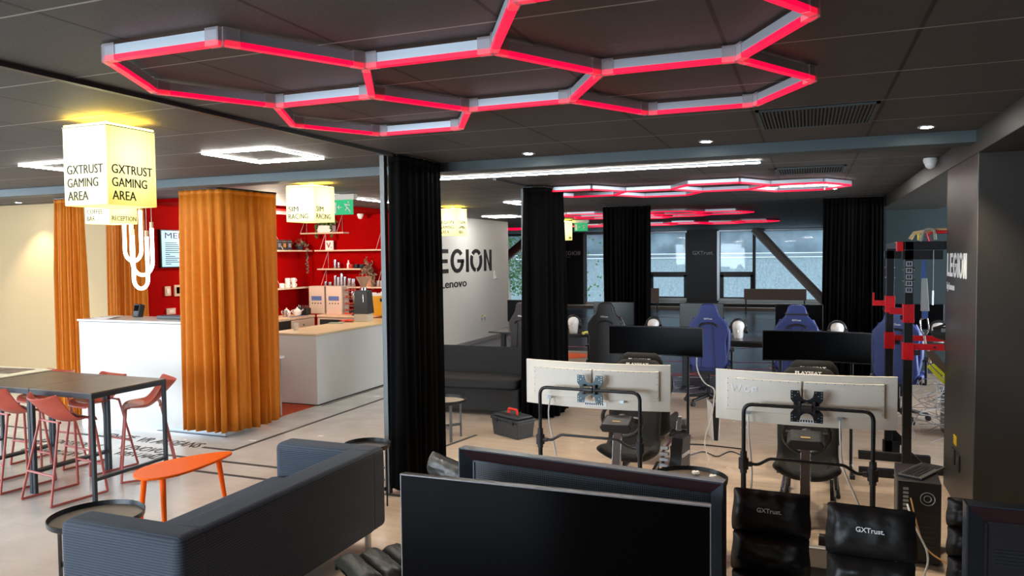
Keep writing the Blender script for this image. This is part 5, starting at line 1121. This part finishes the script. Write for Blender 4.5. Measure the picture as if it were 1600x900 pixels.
# ---------------------------------------------------------------- computer tower
t=T('computer_tower','black computer tower on the floor beside the pillar with keyboard on top','computer',(.66,5.42,0),R(-3)); box(-.12,.12,-.22,.22,.015,.52).o('case', m_blackp, t, bev=.005); box(-.122,-.118,-.2,.2,.05,.50).o('side_panel', mat('side_grey',(0.06,0.06,0.062),.35), t)
m=M().box(-.11,.11,-.222,-.22,.33,.50); m.o('rear_plate', mat('rear_black',(0.008,0.008,0.009),.5), t); m=M()
for k in range(6): m.box(-.09,-.06,-.226,-.222,.34+k*.025,.355+k*.025)
m.o('port', m_alu, t); f=M().tube([(.045+.04*math.cos(2*PI*k/20),-.224,.42+.04*math.sin(2*PI*k/20)) for k in range(20)],.003,6,closed=True).tube([(.045+.02*math.cos(2*PI*k/20),-.224,.42+.02*math.sin(2*PI*k/20)) for k in range(20)],.0025,6,closed=True); f.o('fan_grille', m_alu, t); box(.0,.09,-.223,-.221,.375,.465).o('fan_opening', m_blackt, t)
m=M()
for k in range(5): m.box(-.09,.09,-.2235,-.222,.12+k*.03,.128+k*.03)
m.o('slot_cover', mat('slot_grey',(0.04,0.04,0.04),.4), t)
for x in (-.1,.1):
    for y in (-.18,.18): M().cyl((x,y,0),(x,y,.016),.015).o('foot', m_blackp, t)
t=T('keyboard','small grey wireless keyboard lying on the computer tower','keyboard',(.69,5.44,.522),R(62)); box(-.19,.19,-.075,.075,0,.014).o('body', mat('kb_grey',(0.14,0.14,0.145),.35,metal=.4), t, bev=.004); m=M()
for i in range(11):
    for j in range(4): m.box(-.175+i*.023,-.156+i*.023,-.045+j*.027,-.023+j*.027,.014,.018)
m.o('keys', m_blackp, t); box(.09,.18,-.06,.06,.014,.016).o('touchpad', m_blackp, t)
# ---------------------------------------------------------------- cables
def cable(label,pts,r,mt,cat='cable',fil=.08): return tag(M().tube(pts,r,7,fil=fil).o('cable', mt, smooth=True),label,cat)
cable('white cable hanging from the left white-backed monitor to the floor',[(-1.79,5.29,.88),(-1.80,5.27,.76),(-1.72,5.2,.5),(-1.62,5.1,.25),(-1.60,5.0,.008)],.006,m_cable)
cable('white cable hanging from the left end of the logo monitor',[(-.36,5.12,.89),(-.36,5.08,.8),(-.33,5.08,.5),(-.36,5.0,.2),(-.35,4.9,.008)],.006,m_cable)
cable('white cable hanging from the right end of the logo monitor',[(.19,5.10,.89),(.19,5.06,.8),(.20,5.05,.62),(.30,4.95,.4),(.40,4.8,.15),(.42,4.7,.008)],.006,m_cable)
cable('orange and white cables from the back of the computer tower',[(.60,5.19,.42),(.62,5.1,.3),(.66,5.05,.15),(.80,5.0,.09),(.95,5.0,.05)],.005,mat('cable_orange',(0.6,0.36,0.12),.5))
cable('white cable looping from the computer tower to the floor',[(.58,5.18,.38),(.60,5.05,.3),(.68,4.95,.15),(.62,4.85,.02),(.75,4.8,.008),(.95,4.85,.008)],.006,m_cable)
cable('thin black cable on the floor beside the computer tower',[(.55,4.85,.006),(.66,4.78,.006),(.76,4.9,.006),(.9,4.95,.006)],.005,m_blackp)
cable('white cable draped at the left black ultrawide screen',[(-.98,7.25,1.0),(-.98,7.22,.85),(-.90,7.2,.72),(-.80,7.15,.70),(-.82,7.1,.45),(-.9,7.1,.2),(-.85,7.1,.01)],.006,m_cable)
cable('black cables on the floor between the sim rigs',[(-1.1,7.2,.008),(-.95,7.5,.008),(-.8,7.3,.008),(-.7,7.6,.008),(-.55,7.4,.008)],.006,m_blackp)
cable('black cable along the floor behind the left sim rig',[(-1.2,7.7,.008),(-1.0,7.75,.008),(-.6,7.7,.008)],.006,m_blackp)
m=M(); rnd=random.Random(11)
for k in range(18):
    p=[(1.15+rnd.uniform(0,.5),9.1+rnd.uniform(-.3,.3),.62-rnd.random()*.1)]
    for q in range(5): p.append((1.0+rnd.uniform(0,.75),9.0+rnd.uniform(-.5,.5),max(.01,.5-q*.12+rnd.uniform(-.06,.06))))
    m.tube(p,.004,5,fil=.12,seg=4)
tag(m.o('cable_tangle', mat('grey_cable',(0.35,0.36,0.37),.5), smooth=True),'tangle of white cables behind the steel rack','cable',None,'stuff')
for x,y,l in ((1.75,9.1,'under the tangle of white cables'),):
    t=T('equipment_case','dark case %s'%l,'case',(x,y,0)); box(-.4,.45,-.2,.2,0,.42).o('body', m_sidewall, t, bev=.01); box(-.41,.46,-.21,.21,.42,.46).o('lid', m_blackp, t, bev=.006); face(text('NOM',.1,.035,.001,.02),(-.3,-.212,.33),(1,0,0),(0,0,1)).o('case_lettering', m_whitep, t)
